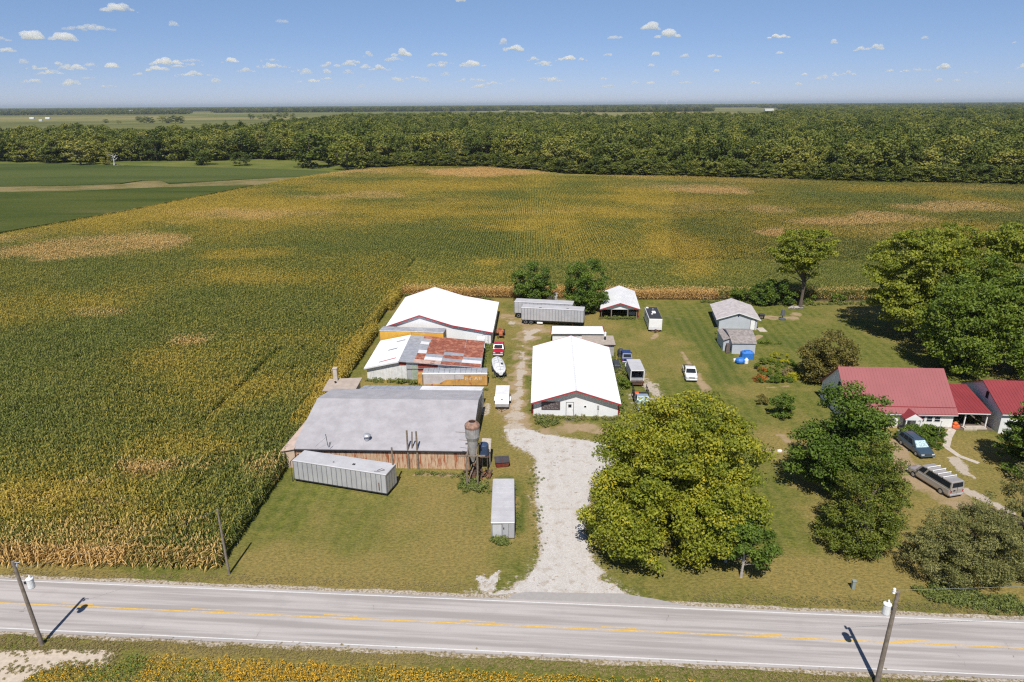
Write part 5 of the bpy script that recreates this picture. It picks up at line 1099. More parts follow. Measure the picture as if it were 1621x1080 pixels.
# --- carport between house and wing
b2 = Bld('breezeway', 'open red-roofed breezeway joining the house and the right-hand wing', 'carport', (60.75, 85.2), (65.4, 84.9), (65.9, 91.4), (61.3, 91.7))
pr_ = [(0, 2.55), (1, 3.85)]; b2.prof = pr_; b2.roof(pr_, 'x', red_roof2, .2, .12, .1, ribs=.42)
b2.panel('eave_board', 0, b2.W, 2.28, 2.42, plain_white, .2, depth=.04)
m = MB(); q = b2.p(.36, .04, 0); m.box(q[0] - .07, q[0] + .07, q[1] - .07, q[1] + .07, 0, 2.45); q = b2.p(.98, .04, 0); m.box(q[0] - .07, q[0] + .07, q[1] - .07, q[1] + .07, 0, 2.45); build('post', m, plain_white, b2.root)
m = MB(); m.slab((61.0, 84.7, .12), (66.0, 84.4, .12), (66.2, 91, .12), (61.2, 91.2, .12), .2); build('floor_slab', m, M('floor_shade_brown', (.13, .10, .08), .9, 0, .3, 2), b2.root)  # dark brown colour stands in for the shade under the roof
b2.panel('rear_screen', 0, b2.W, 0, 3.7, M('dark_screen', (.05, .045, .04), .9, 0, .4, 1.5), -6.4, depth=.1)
m = MB(); x_, y_ = G2(1512, 678); m.cham(x_ - .5, x_ + .5, y_ - .3, y_ + .3, .1, .55, .12); m.lathe([(.3, .5), (.34, .8), (.1, 1.0)], x_ - .1, y_, 10); tag(build('toy_wagon', m, orange_mat, None), 'bright orange garden toy beside the breezeway post', 'toy')
m = MB(); x_, y_ = G2(1541, 680); m.box(x_ - 1.5, x_ + 1.6, y_ - .3, y_ + .5, 0, .3); m.box(x_ - 1.2, x_ + 1.3, y_ - .15, y_ + .35, .3, .42); tag(build('stone_edging', m, conc, None), 'low stone edging bed in front of the breezeway', 'edging')
# --- right wing
b = Bld('red_roofed_wing', 'white wing with bright red metal roof cut off by the right edge of the picture', 'house', (66.1, 83.6), (79, 82.7), (80, 93.2), (67.0, 94.0))
pf = [(0, 3.3), (.5, 5.7), (1, 3.3)]; b.walls(pf, 'x', house_wall); b.roof(pf, 'x', red_roof2, .4, .3, .1, ribs=.42); b.panel('eave_board', -.2, b.W, 2.85, 3.0, plain_white, .38, depth=.04)
b.window(3.7, 4.3, 3.5, 4.5, 'l', dark, 0); b.window(2.0, 3.2, 1.0, 2.0); b.door(4.2, 5.1, 2.1, dark, win=False)

# ================================================================== WHEELS, TRAILERS, VEHICLES
def wheel(parent, x, y, r=.35, w_=.22, side=1, name='wheel'):
    m = MB(); n = 18; pr = [(r * .62, -w_ / 2), (r * .94, -w_ / 2), (r, -w_ * .32), (r, w_ * .32), (r * .94, w_ / 2), (r * .62, w_ / 2)]
    rs = [[(x + yy_, y + rr_ * math.cos(2 * math.pi * k / n), r + rr_ * math.sin(2 * math.pi * k / n)) for k in range(n)] for rr_, yy_ in pr]
    m.rings(rs, True, True); o = build(name, m, black, parent, world=False, smooth=False)
    m = MB(); xx = x + side * w_ * .5; pr = [(r * .62, 0), (r * .55, side * .015), (r * .2, side * .03)]
    rs = [[(xx + q, y + rr_ * math.cos(2 * math.pi * k / n), r + rr_ * math.sin(2 * math.pi * k / n)) for k in range(n)] for rr_, q in pr]
    m.rings(rs, True, True); build('rim', m, rimm, o, world=False); return o
def box_trailer(name, label, x, y, yaw, L_, W_, zb, zt, side_m, roof_m, ribs=1.15, legs=True, wheels='rear', cat='trailer', group=None, ribh=.03, tilt=0, roofribs=0, gear=True, doors=True):
    """origin: front-left (camera side) corner of the long side; long axis local x, width local +y"""
    root = empty(name, (x, y, 0), label, cat, yaw, group); root.rotation_euler = (0, tilt, yaw)
    m = MB(); m.box(0, L_, 0, W_, zb, zt); build('body', m, side_m, root, world=False)
    m = MB(); n = max(2, int(L_ / ribs))
    for i in range(n + 1):
        u = i * L_ / n; u = min(max(u, .03), L_ - .03); m.box(u - .035, u + .035, -ribh, 0, zb + .05, zt - .1); m.box(u - .035, u + .035, W_, W_ + ribh, zb + .05, zt - .1)
    k = max(2, int(W_ / .6))
    for i in range(k + 1):
        u = min(max(i * W_ / k, .03), W_ - .03); m.box(L_, L_ + ribh, u - .022, u + .022, zb + .05, zt - .1); m.box(-ribh, 0, u - .022, u + .022, zb + .05, zt - .1)
    build('side_post', m, M('side_post_grey', (.22, .22, .24), .5, .2, .1), root, world=False)
    m = MB(); m.cham(-.04, L_ + .04, -.04, W_ + .04, zt - .08, zt + .05, .05)
    if roofribs:
        for i in range(1, roofribs): u = i * L_ / roofribs; m.box(u - .02, u + .02, .02, W_ - .02, zt + .05, zt + .065)
    build('roof', m, roof_m, root, world=False)
    m = MB(); m.box(-.03, L_ + .03, -.03, W_ + .03, zb - .12, zb); 
    if zb > .6: m.box(.3, L_ - .3, .6, .8, zb - .35, zb - .12); m.box(.3, L_ - .3, W_ - .8, W_ - .6, zb - .35, zb - .12)
    build('chassis', m, dark, root, world=False)
    if gear and zb > .3:
        m = MB(); xs = L_ - 2.2 if wheels != 'right' else 2.2
        for yy_ in (.45, W_ - .45): m.box(xs - .06, xs + .06, yy_ - .06, yy_ + .06, 0.05, zb - .1); m.box(xs - .15, xs + .15, yy_ - .15, yy_ + .15, 0, .06)
        build('landing_gear', m, rust_dark, root, world=False)
    return root
yaw = lambda dx, dy: math.atan2(dy, dx)
def twheels(root, us, W_, r=.5):
    for u in us:
        for yy_, sd in ((.18, -1), (W_ - .18, 1)):
            m = MB(); n = 18; pr = [(r * .55, -.14), (r * .95, -.14), (r, -.09), (r, .09), (r * .95, .14), (r * .55, .14)]
            m.rings([[(u + rr_ * math.cos(2 * math.pi * k / n), yy_ + q, r + rr_ * math.sin(2 * math.pi * k / n)) for k in range(n)] for rr_, q in pr]); o = build('wheel', m, black, root, world=False)
            m = MB(); m.rings([[(u + rr_ * math.cos(2 * math.pi * k / n), yy_ + sd * q, r + rr_ * math.sin(2 * math.pi * k / n)) for k in range(n)] for rr_, q in ((r * .55, .14), (r * .5, .15), (r * .25, .12))]); build('rim', m, rimm, o, world=False)
# grey van body lying in front of the grey barn
t_ = box_trailer('semi_trailer', 'pale ribbed semi-trailer body resting slantwise on the grass before the grey barn', -26.2, 72.1, yaw(11.75, -3.5), 12.2, 2.55, .42, 2.88, alu, alu_top, .62, ribh=.035, gear=False)
m = MB()
for u in (.8, 3.5, 6.5, 9.5, 11.6):
    for v_ in (.3, 2.2): m.box(u - .15, u + .15, v_ - .1, v_ + .1, 0, .34)
build('support_block', m, rust_dark, t_, world=False)
m = MB(); m.tube([(-.25, -.1, 0), (-.25, -.1, 2.75), (-.25, 1.6, 2.85), (-.25, 1.6, 0)], .05, 6); build('end_frame', m, dark, t_, world=False)
m = MB(); m.cham(7.4, 7.75, .9, 1.2, 2.92, 3.0, .03); m.cham(4.9, 5.1, .8, .95, 2.92, 2.98, .02); m.tube([(10.6, .25, 2.95), (11.2, .35, 3.0), (11.7, .8, 2.97), (11.2, 1.0, 2.96), (10.9, .5, 2.97)], .03, 5); build('roof_clutter', m, dark, t_, world=False)
m = MB(); m.box(11.2, 11.3, -.055, -.03, .7, 1.7); build('rust_streak', m, rust_dark, t_, world=False)
# white storage body by the driveway
t_ = box_trailer('storage_body', 'white box truck body with a narrow end door standing by the driveway', .13, 60.45, R(90), 8.7, 2.4, .06, 1.92, alu, alu_top, 3.0, gear=False, roofribs=9)
m = MB(); m.box(-.05, -.02, 1.33, 2.25, .12, 1.75); d_ = build('door', m, M('grey_white_door', (.50, .50, .51), .6, 0, .05), t_, world=False)
m = MB()
for a in ((1.28, 1.33, .1, 1.8), (2.25, 2.3, .1, 1.8), (1.28, 2.3, 1.75, 1.8)): m.box(-.07, -.02, a[0], a[1], a[2], a[3])
build('door_frame', m, rimm, d_, world=False); m = MB(); m.box(-.06, -.02, 1.05, 1.15, 1.15, 1.35); build('handle', m, dark, d_, world=False)
# yellow container in front of the rusty shed
t_ = box_trailer('container', 'faded yellow trailer body with a grey arched roof before the rusty shed', -14.35, 101.35, yaw(10.3, -.1), 10.35, 2.4, .12, 2.1, yellow_paint, galv, 20, gear=False)
m = MB(); n = 9
for i in range(12):
    u0, u1 = i * 10.35 / 12 + .02, (i + 1) * 10.35 / 12 - .02
    rs = [[(u, 1.2 - 1.24 * math.cos(math.pi * k / n), 2.16 + .26 * math.sin(math.pi * k / n)) for k in range(n + 1)] + [(u, 2.4, 2.12), (u, 0, 2.12)] for u in (u0, u1)]
    m.rings(rs, True, True)
build('arched_roof', m, galv, t_, world=False)
m = MB(); m.box(-.02, 10.4, -.05, -.01, 2.05, 2.2); build('top_rail', m, plain_white, t_, world=False)
m = MB(); m.add([(.15, -.012, .3), (2.6, -.012, .4), (3.6, -.012, 1.05), (6.6, -.012, 1.25), (6.6, -.012, 1.95), (.15, -.012, 2.02), (.15, 0, .3), (2.6, 0, .4), (3.6, 0, 1.05), (6.6, 0, 1.25), (6.6, 0, 1.95), (.15, 0, 2.02)], [(0, 1, 2, 3, 4, 5), (0, 6, 7, 1), (1, 7, 8, 2), (2, 8, 9, 3), (3, 9, 10, 4), (4, 10, 11, 5), (5, 11, 6, 0)]); build('faded_patch', m, pale_patch, t_, world=False)
m = MB()   # ghosted letters
def gl(u, pts, w_=.07):
    for (a0, z0), (a1, z1) in pts: m.hexa([(u + a0 - w_, -.016, z0), (u + a0 + w_, -.016, z0), (u + a0 + w_, -.001, z0), (u + a0 - w_, -.001, z0), (u + a1 - w_, -.016, z1), (u + a1 + w_, -.016, z1), (u + a1 + w_, -.001, z1), (u + a1 - w_, -.001, z1)])
for u, kind in ((6.9, 'E'), (7.6, 'P'), (8.35, 'A'), (9.1, 'S')):
    gl(u, [((0, 1.05), (0, 1.55))] if kind != 'A' else [((0, 1.05), (.2, 1.6)), ((.2, 1.6), (.45, 1.05))])
    if kind != 'A': gl(u + .2, [((0, 1.5), (0, 1.57)), ((0, 1.03), (0, 1.1)) if kind != 'P' else ((0, 1.28), (0, 1.34)), ((0, 1.27), (0, 1.34))], .2)
build('ghost_lettering', m, M('ghost_lettering', (.66, .52, .42), .7), t_, world=False)
m = MB(); m.box(-.75, -.06, -.05, 1.2, .1, 2.05); build('end_box', m, yellow_paint, t_, world=False)
# yellow trailer behind the rusty shed
box_trailer('semi_trailer', 'yellow-sided semi-trailer with grey roof wedged between the rusty shed and largest barn', -24.2, 118.35, yaw(11.7, -1.4), 11.9, 2.4, 1.1, 3.9, M('strong_yellow_paint', (.60, .34, .05), .6, 0, .1, 1), galv, 20, gear=True)
# two grey semi-trailers by the trees
t_ = box_trailer('semi_trailer', 'rear one of the two parked grey ribbed semi-trailers', .55, 138.3, yaw(12.0, -2.4), 12.3, 2.5, 1.15, 3.6, alu, alu_top, .8, cat='trailer'); twheels(t_, (.9, 1.95), 2.5)
t_ = box_trailer('semi_trailer', 'front one of the two parked grey ribbed semi-trailers', 1.95, 133.9, yaw(12.55, -2.3), 12.75, 2.5, 1.0, 3.55, alu, alu_top, .62, cat='trailer'); twheels(t_, (.9, 2.0), 2.5)
m = MB(); m.cham(3.6, 4.15, .3, .5, 3.6, 3.66, .02); m.cham(9.2, 9.7, .3, .5, 3.6, 3.66, .02); build('roof_marker', m, dark, t_, world=False)
m = MB(); m.cham(3.2, 4.4, .1, .4, .25, .6, .05); build('side_box', m, plain_white, t_, world=False)
# white pile between the trees
m = MB(); x_, y_ = G2(874, 478); m.cham(x_ - 1.2, x_ - .1, y_, y_ + .7, 0, 1.2, .2); m.cham(x_ + .1, x_ + 1.2, y_ + .1, y_ + .8, 0, 2.1, .25); tag(build('covered_equipment', m, plain_white, None), 'white covered equipment glimpsed between the two dark green trees', 'equipment')
# enclosed utility trailer
root = empty('cargo_trailer', (-1.55, 92.3, 0), 'small white enclosed cargo trailer with sloping nose beside the gravel track', 'trailer', R(-1.5))
m = MB(); W2 = 1.02
pr = [(-.1, .45), (-.1, .95), (.95, 1.95), (4.5, 1.95), (4.5, .45)]
m.rings([[(-W2, y_, z_) for y_, z_ in pr], [(W2, y_, z_) for y_, z_ in pr]]); build('body', m, plain_white, root, world=False)
m = MB(); m.box(-W2 - .02, W2 + .02, 1.0, 4.52, 1.94, 1.99); build('roof', m, galv_white, root, world=False)
m = MB(); m.box(-W2 - .01, W2 + .01, -.125, -.095, .45, .93); build('stone_guard', m, galv, root, world=False)
m = MB(); m.cham(-.12, .12, .35, .5, 1.35, 1.52, .03); m.tube([(-.8, -.1, .42), (0, -1.15, .42), (.8, -.1, .42)], .05, 6); m.tube([(0, -1.0, 0), (0, -1.0, .75)], .04, 6); build('drawbar', m, dark, root, world=False)
m = MB(); m.box(-W2 - .25, -W2, 1.9, 3.2, .55, .72); m.box(W2, W2 + .25, 1.9, 3.2, .55, .72); build('fender', m, plain_white, root, world=False)
for sd in (-1, 1): wheel(root, sd * (W2 + .12), 2.5, .33, .2, sd)
# wrapped boat on trailer
root = empty('boat_on_trailer', (-1.85, 104.6, 0), 'boat wrapped in white tarpaulin on its trailer beside the track', 'boat', R(7))
rs = []; zz_ = [(.0, .35, .75), (.6, .75, .95), (1.8, 1.0, 1.05), (3.2, 1.06, 1.25), (4.4, 1.04, 1.2), (5.6, .98, 1.15), (6.6, .85, 1.05)]
for y_, hw, top in zz_: rs.append([(-hw * .55, y_, .5), (-hw, y_, .8), (-hw, y_, 1.0), (-hw * .55, y_, top + .22), (0, y_, top + .38), (hw * .55, y_, top + .22), (hw, y_, 1.0), (hw, y_, .8), (hw * .55, y_, .5)])
m = MB(); m.rings(rs); build('tarpaulin', m, M('white_tarpaulin', (.70, .71, .74), .5, 0, .12, 3, dirt=.15), root, world=False)
m = MB()
for y_, hw, top in zz_[1:6]: m.tube([(-hw - .01, y_, .85), (-hw * .55, y_, top + .24), (0, y_, top + .40), (hw * .55, y_, top + .24), (hw + .01, y_, .85)], .022, 4)
m.tube([(0, y_, top + .40) for y_, hw, top in zz_], .02, 4); m.cham(.25, .65, 2.5, 2.9, 1.45, 1.6, .05); build('strap', m, dark, root, world=False)
m = MB(); m.box(-1.0, 1.0, .3, 6.2, .38, .5); m.tube([(-.7, .4, .42), (0, -1.3, .42), (.7, .4, .42)], .06, 6); build('trailer_frame', m, dark, root, world=False)
for y_ in (3.2, 4.1):
    for sd in (-1, 1): wheel(root, sd * 1.12, y_, .33, .2, sd)
# white caravan with black roof
FLc, FRc = G2(1027, 526), G2(1047, 525); rl_ = G2(1019, 487.2, 2.75); a_ = math.atan2(rl_[0] - G2(1025.9, 505, 2.75)[0], rl_[1] - G2(1025.9, 505, 2.75)[1])
root = empty('enclosed_trailer', ((FLc[0] + FRc[0]) / 2, FLc[1] + .2, 0), 'white enclosed trailer with black roof and white roof vent on the back lawn', 'trailer', -a_)
m = MB(); m.cham(-1.3, 1.3, 0, 8.2, .4, 2.68, .08); build('body', m, plain_white, root, world=False)
m = MB(); m.box(-1.22, 1.22, .04, 8.12, 2.68, 2.73); build('roof', m, M('black_roof_membrane', (.035, .035, .042), .7), root, world=False)
m = MB(); m.cham(-.3, .45, 3.6, 4.8, 2.73, 2.93, .06); m.lathe([(.16, 2.73), (.16, 2.9), (.05, 2.95)], -.42, 2.9, 8); m.cham(-1.1, -.6, 7.2, 7.9, 2.73, 2.85, .05); m.lathe([(.09, 2.73), (.09, 2.85)], .2, 6.6, 8); build('roof_vent', m, plain_white, root, world=False)
m = MB(); 
for a0, a1 in ((.6, 1.2), (2.6, 3.6), (5.0, 6.0)): m.box(-1.33, -1.30, a0, a1, 1.5, 2.1)
build('side_window', m, glass, root, world=False)
m = MB(); m.box(-1.25, 1.25, -.02, 0, .42, 1.0); build('front_band', m, galv_white, root, world=False)
m = MB(); m.tube([(-.9, 0, .38), (0, -1.25, .42), (.9, 0, .38)], .06, 6); m.cham(-.2, .2, -.9, -.5, .4, .75, .05); m.box(-1.2, 1.2, .1, 8.0, .3, .4); build('drawbar', m, rust_dark, root, world=False)
for y_ in (4.0, 5.0):
    for sd in (-1, 1): wheel(root, sd * 1.2, y_, .35, .22, sd)

def car(name, label, cat, x, y, yaw_, L_, W_, H_, paint, body, cabin, belt=.95, wb=(.18, .80), wr=.34, bed=None, glassm=None, gmat=None, low=.28, tum=.16, rearfirst=False):
    """faces local -y. body [(y,z)] top line of lower body; cabin [(y,z,frac)] greenhouse stations; y from 0 (nose) to L_"""
    root = empty(name, (x, y, 0), label, cat, yaw_); w2 = W_ / 2; gmat = gmat or glass
    m = MB(); rs = []
    for i, (yy_, z_) in enumerate(body):
        e = .12 if i in (0, len(body) - 1) else 0.0
        rs.append([(-w2 + .06 + e, yy_ - L_ / 2, low), (-w2 + e, yy_ - L_ / 2, low + .18), (-w2 + .01 + e, yy_ - L_ / 2, z_ - .14), (-w2 + .09 + e, yy_ - L_ / 2, z_ - .02), (-w2 * .5, yy_ - L_ / 2, z_ + .02), (w2 * .5, yy_ - L_ / 2, z_ + .02), (w2 - .09 - e, yy_ - L_ / 2, z_ - .02), (w2 - .01 - e, yy_ - L_ / 2, z_ - .14), (w2 - e, yy_ - L_ / 2, low + .18), (w2 - .06 - e, yy_ - L_ / 2, low)])
    m.rings(rs); build('body', m, paint, root, world=False)
    # greenhouse: belt line and roof line
    (ya, za), (yb, zb), (yc, zc), (yd, zd) = cabin      # windshield base, roof front, roof rear, rear base
    wt = w2 - tum; wb_ = w2 - .05; o = L_ / 2
    B = [(-wb_, ya - o, za), (wb_, ya - o, za), (wb_, yd - o, zd), (-wb_, yd - o, zd)]; T = [(-wt, yb - o, zb), (wt, yb - o, zb), (wt, yc - o, zc), (-wt, yc - o, zc)]
    m = MB(); m.hexa(B + T); build('cabin', m, paint, root, world=False)
    m = MB(); tr_ = .05
    m.hexa([(-wt + .01, yb - o + .06, zb - .02), (wt - .01, yb - o + .06, zb - .02), (wt - .01, yc - o - .06, zc - .02), (-wt + .01, yc - o - .06, zc - .02), (-wt + .08, yb - o + .15, zb + .05), (wt - .08, yb - o + .15, zb + .05), (wt - .08, yc - o - .12, zc + .05), (-wt + .08, yc - o - .12, zc + .05)]); build('roof', m, paint, root, world=False)
    lerp = lambda p_, q_, t: tuple(p_[i] + (q_[i] - p_[i]) * t for i in range(3))
    def pane(a, b_, c, d_, u0, u1, v0, v1, nrm, nm='window', mt=None):
        f = lambda u, v_: lerp(lerp(a, b_, u), lerp(d_, c, u), v_)
        q = [f(u0, v0), f(u1, v0), f(u1, v1), f(u0, v1)]; k = .015
        q2 = [(p_[0] + nrm[0] * k, p_[1] + nrm[1] * k, p_[2] + nrm[2] * k) for p_ in q]; mm = MB(); mm.hexa(q + q2); return build(nm, mm, mt or glass, root, world=False)
    pane(B[0], B[1], T[1], T[0], .06, .94, .08, .92, (0, -.8, .6), 'windscreen', gmat)
    pane(B[3], B[2], T[2], T[3], .1, .9, .25, .9, (0, .8, .5), 'rear_window')
    k = glassm or [(.08, .5), (.54, .95)]
    for a, b_ in k:
        pane(B[0], B[3], T[3], T[0], a, b_, .15, .88, (-1, 0, .2)); pane(B[1], B[2], T[2], T[1], a, b_, .15, .88, (1, 0, .2))
    zf = body[0][1]; zr = body[-1][1]
    for sd in (-1, 1):
        m = MB(); m.cham(sd * (w2 - .32) - .2, sd * (w2 - .32) + .2, -o - .03, -o + .12, zf - .24, zf - .04, .03); build('headlight', m, lamp_m, root, world=False)
        m = MB(); m.cham(sd * (w2 - .2) - .09, sd * (w2 - .2) + .09, o - .1, o + .02, zr - .35, zr - .08, .02); build('tail_light', m, tail_m, root, world=False)
        for f_ in wb: wheel(root, sd * (w2 - .06), f_ * L_ - o, wr, .22, sd)
        m = MB(); m.cham(sd * (w2 + .1) - .1, sd * (w2 + .1) + .1, ya + .35 - o, ya + .5 - o, za + .02, za + .18, .02); build('mirror', m, dark, root, world=False)
    m = MB(); m.cham(-w2 * .55, w2 * .55, -o - .015, -o + .1, zf - .24, zf - .06, .02); build('grille', m, dark, root, world=False)
    m = MB(); m.cham(-w2 + .05, w2 - .05, -o - .08, -o + .12, low + .06, low + .26, .04); build('bumper', m, galv if paint not in (tealpaint,) else paint, root, world=False)
    m = MB(); m.cham(-w2 + .05, w2 - .05, o - .1, o + .08, low + .1, low + .28, .04); build('bumper', m, galv, root, world=False)
    if bed:
        m = MB(); y0, y1, zz = bed; m.box(-w2 + .12, w2 - .12, y0 - o, y1 - o, zz + .0, zz + .03); build('bed', m, dark, root, world=False)
    return root
# minivan
car('minivan', 'steel-blue minivan with a pale windscreen, nearest the white house', 'car', 52.3, 79.1, R(4), 5.0, 1.98, 1.75, tealpaint,
    [(0, .72), (.35, .84), (1.1, 1.0), (2.5, 1.03), (4.7, 1.05), (5.0, .98)], [(1.15, .98), (2.05, 1.70), (4.55, 1.72), (4.95, 1.03)], glassm=[(.16, .42), (.45, .70), (.73, .96)], gmat=bright_glass, tum=.22)
root = [o for o in SC.collection.objects if o.name == 'minivan'][0]; m = MB(); m.box(-.62, -.58, -.2, 1.9, 1.77, 1.81); m.box(.58, .62, -.2, 1.9, 1.77, 1.81); build('roof_rail', m, dark, root, world=False)
# long van: heading away from the camera
gA, gB = G2(1443.7, 754), G2(1487.7, 781.7); hx, hy = gA[0] - gB[0], gA[1] - gB[1]; hl = math.hypot(hx, hy); hx /= hl; hy /= hl
cxv = (gA[0] + gB[0]) / 2 + hy * .95 - hx * .15; cyv = (gA[1] + gB[1]) / 2 - hx * .95 - hy * .15
vy = math.atan2(hx, -hy)        # rotate so local -y points along the heading
car('van', 'long silver-beige van with white ladder racks on the dirt drive', 'van', cxv, cyv, math.atan2(hy, hx) + R(90), 6.2, 2.0, 2.1, silverpaint,
    [(0, .85), (.5, 1.0), (1.25, 1.12), (1.6, 1.15), (6.0, 1.18), (6.2, 1.15)], [(1.2, 1.12), (1.85, 2.0), (6.1, 2.03), (6.18, 1.15)], wb=(.17, .81), glassm=[(.06, .22), (.27, .97)], tum=.14, wr=.37, low=.32)
root = [o for o in SC.collection.objects if o.name == 'van'][0]
m = MB()
for yy_ in (-.4, .35, 1.1, 1.85): m.box(-.95, .95, yy_ - .05, yy_ + .05, 2.14, 2.19); m.box(-.9, -.84, yy_ - .04, yy_ + .04, 2.0, 2.24); m.box(.84, .9, yy_ - .04, yy_ + .04, 2.0, 2.24)
build('ladder_rack', m, plain_white, root, world=False)
m = MB(); m.box(-.012, .012, 3.09, 3.115, .5, 1.95); m.box(.28, .55, 3.1, 3.13, .95, 1.1); build('rear_door_trim', m, dark, root, world=False)
# white pickup
car('pickup_truck', 'white pickup truck alone on the mown grass', 'pickup truck', 29.4, 104.9, R(-7), 5.3, 1.95, 1.75, whitepaint,
    [(0, .92), (.4, 1.0), (1.4, 1.06), (3.2, 1.05), (5.2, 1.05), (5.3, 1.0)], [(1.35, 1.04), (2.0, 1.68), (3.2, 1.68), (3.5, 1.04)], bed=(3.6, 5.2, 1.07), wr=.38)
# red pickup
car('pickup_truck', 'bright red pickup truck parked beside the largest white barn', 'pickup truck', -2.45, 117.2, R(-2), 5.2, 1.95, 1.75, redpaint,
    [(0, .95), (.3, 1.02), (1.4, 1.06), (3.2, 1.05), (5.1, 1.05), (5.2, 1.0)], [(1.4, 1.04), (1.9, 1.72), (3.3, 1.74), (3.5, 1.04)], bed=(3.6, 5.1, 1.07), wr=.38)
# dark blue suv seen from behind
car('suv', 'navy-blue suv with its back to us beside the gravel patch', 'car', 20.1, 112.9, R(180 - 3), 4.7, 1.85, 1.7, bluepaint,
    [(0, .9), (.4, 1.0), (1.3, 1.03), (4.6, 1.0), (4.7, .95)], [(1.3, 1.0), (1.9, 1.66), (3.9, 1.66), (4.5, 1.0)], wr=.36)
# flatbed pickup half under the big tree
r_ = car('flatbed_truck', 'old pale-blue flatbed truck with dark side racks, half hidden by the huge tree', 'truck', 19.4, 93.8, R(-2), 5.4, 2.0, 1.8, M('pale_blue_car_paint', (.25, .31, .38), .35, 0, .08, coat=.4),
    [(0, .95), (.4, 1.02), (1.4, 1.08), (2.9, 1.0), (5.3, .8), (5.4, .8)], [(1.3, 1.05), (1.8, 1.72), (2.8, 1.72), (2.95, 1.04)], wr=.38, gmat=bright_glass)
m = MB(); 
for sd in (-1, 1):
    for yy_ in (.45, 1.5, 2.6): m.box(sd * 1.05 - .04, sd * 1.05 + .04, yy_ - .04, yy_ + .04, .8, 2.2)
    m.box(sd * 1.05 - .03, sd * 1.05 + .03, .4, 2.65, 1.9, 2.05); m.box(sd * 1.05 - .03, sd * 1.05 + .03, .4, 2.65, 1.3, 1.45)
m.box(-1.1, 1.1, .4, 2.7, .78, .88); build('stake_bed', m, dark, r_, world=False)
m = MB(); m.cham(-.9, -.3, .6, 1.4, .88, 1.5, .05); build('load', m, orange_mat, r_, world=False)
# open-backed box truck
root = empty('box_truck', (19.95, 100.9, 0), 'grey box truck with its dark empty back open towards us', 'box truck', R(-1)); wI = 1.08
m = MB(); z0, z1 = .95, 2.75; m.box(-wI, -wI + .06, 0, 4.7, z0, z1); m.box(wI - .06, wI, 0, 4.7, z0, z1); m.box(-wI, wI, 4.64, 4.72, z0, z1); m.box(-wI + .06, wI - .06, 0.02, 4.6, z0, z0 + .08); build('box', m, galv, root, world=False)
m = MB(); m.box(-wI - .03, wI + .03, -.05, 4.75, z1, z1 + .07); build('box_roof', m, alu_top, root, world=False)
m = MB(); m.box(-wI - .02, -wI + .1, -.06, 0, z0 - .1, z1); m.box(wI - .1, wI + .02, -.06, 0, z0 - .1, z1); m.box(-wI - .02, wI + .02, -.06, 0, z1 - .15, z1 + .02); build('rear_frame', m, plain_white, root, world=False)
m = MB(); m.box(-wI, wI, -.5, 0, .78, .9); m.box(-wI, wI, -.1, 0, .5, .95); m.box(-.8, .8, -.45, -.1, .4, .7); build('rear_step', m, rust_dark, root, world=False)
m = MB(); m.box(-.5, .5, .2, 6.5, .6, .9); build('chassis', m, dark, root, world=False)
m = MB(); m.cham(-1.0, 1.0, 4.9, 6.5, .6, 1.9, .12); build('cab', m, whitepaint, root, world=False)
m = MB(); m.box(-1.16, -1.02, 5.6, 5.75, 1.2, 1.7); m.box(1.02, 1.16, 5.6, 5.75, 1.2, 1.7); build('mirror', m, plain_white, root, world=False)
for yy_ in (1.3, 5.8):
    for sd in (-1, 1): wheel(root, sd * .95, yy_, .4, .25, sd)
# rusty orange machine behind the red pickup
root = empty('farm_tractor', (-2.15, 124.9, 0), 'small rusty orange tractor behind the red pickup', 'tractor', R(5))
om = M('rusty_orange_paint', (.42, .12, .05), .75, 0, .25, 3, rust=.3)
m = MB(); m.cham(-.35, .35, -.2, 1.3, .55, 1.15, .08); build('bonnet', m, om, root, world=False)
m = MB(); m.cham(-.75, .75, 1.3, 2.6, .75, 1.1, .08); m.cham(-.3, .3, 1.9, 2.4, 1.1, 1.45, .08); build('rear_deck', m, om, root, world=False)
m = MB(); m.tube([(0, 1.3, 1.1), (0, 1.6, 1.5)], .03, 5); m.tube([(-.2, 1.6, 1.5), (.2, 1.6, 1.5)], .03, 5); build('steering_wheel', m, dark, root, world=False)
for sd in (-1, 1): wheel(root, sd * .8, 2.0, .6, .3, sd); wheel(root, sd * .55, .1, .32, .2, sd)

# skip with dark lid
root = empty('dumpster', (-1.35, 75.6, 0), 'small red dumpster with a dark two-part lid on the grass', 'dumpster', R(8))
m = MB(); m.rings([[(-.75, -.45, .08), (.75, -.45, .08), (.75, .5, .08), (-.75, .5, .08)], [(-.88, -.62, .78), (.88, -.62, .78), (.88, .58, 1.0), (-.88, .58, 1.0)]]); build('bin', m, M('dull_red_steel', (.20, .035, .02), .8, 0, .25, 3, rust=.25), root, world=False)
for a, c in ((-.92, -.02), (.02, .92)): m = MB(); m.slab((a, -.68, .82), (c, -.68, .82), (c, .62, 1.05), (a, .62, 1.05), .04); build('lid', m, M('dark_lid', (.055, .05, .058), .75, 0, .2, rust=.12), root, world=False)
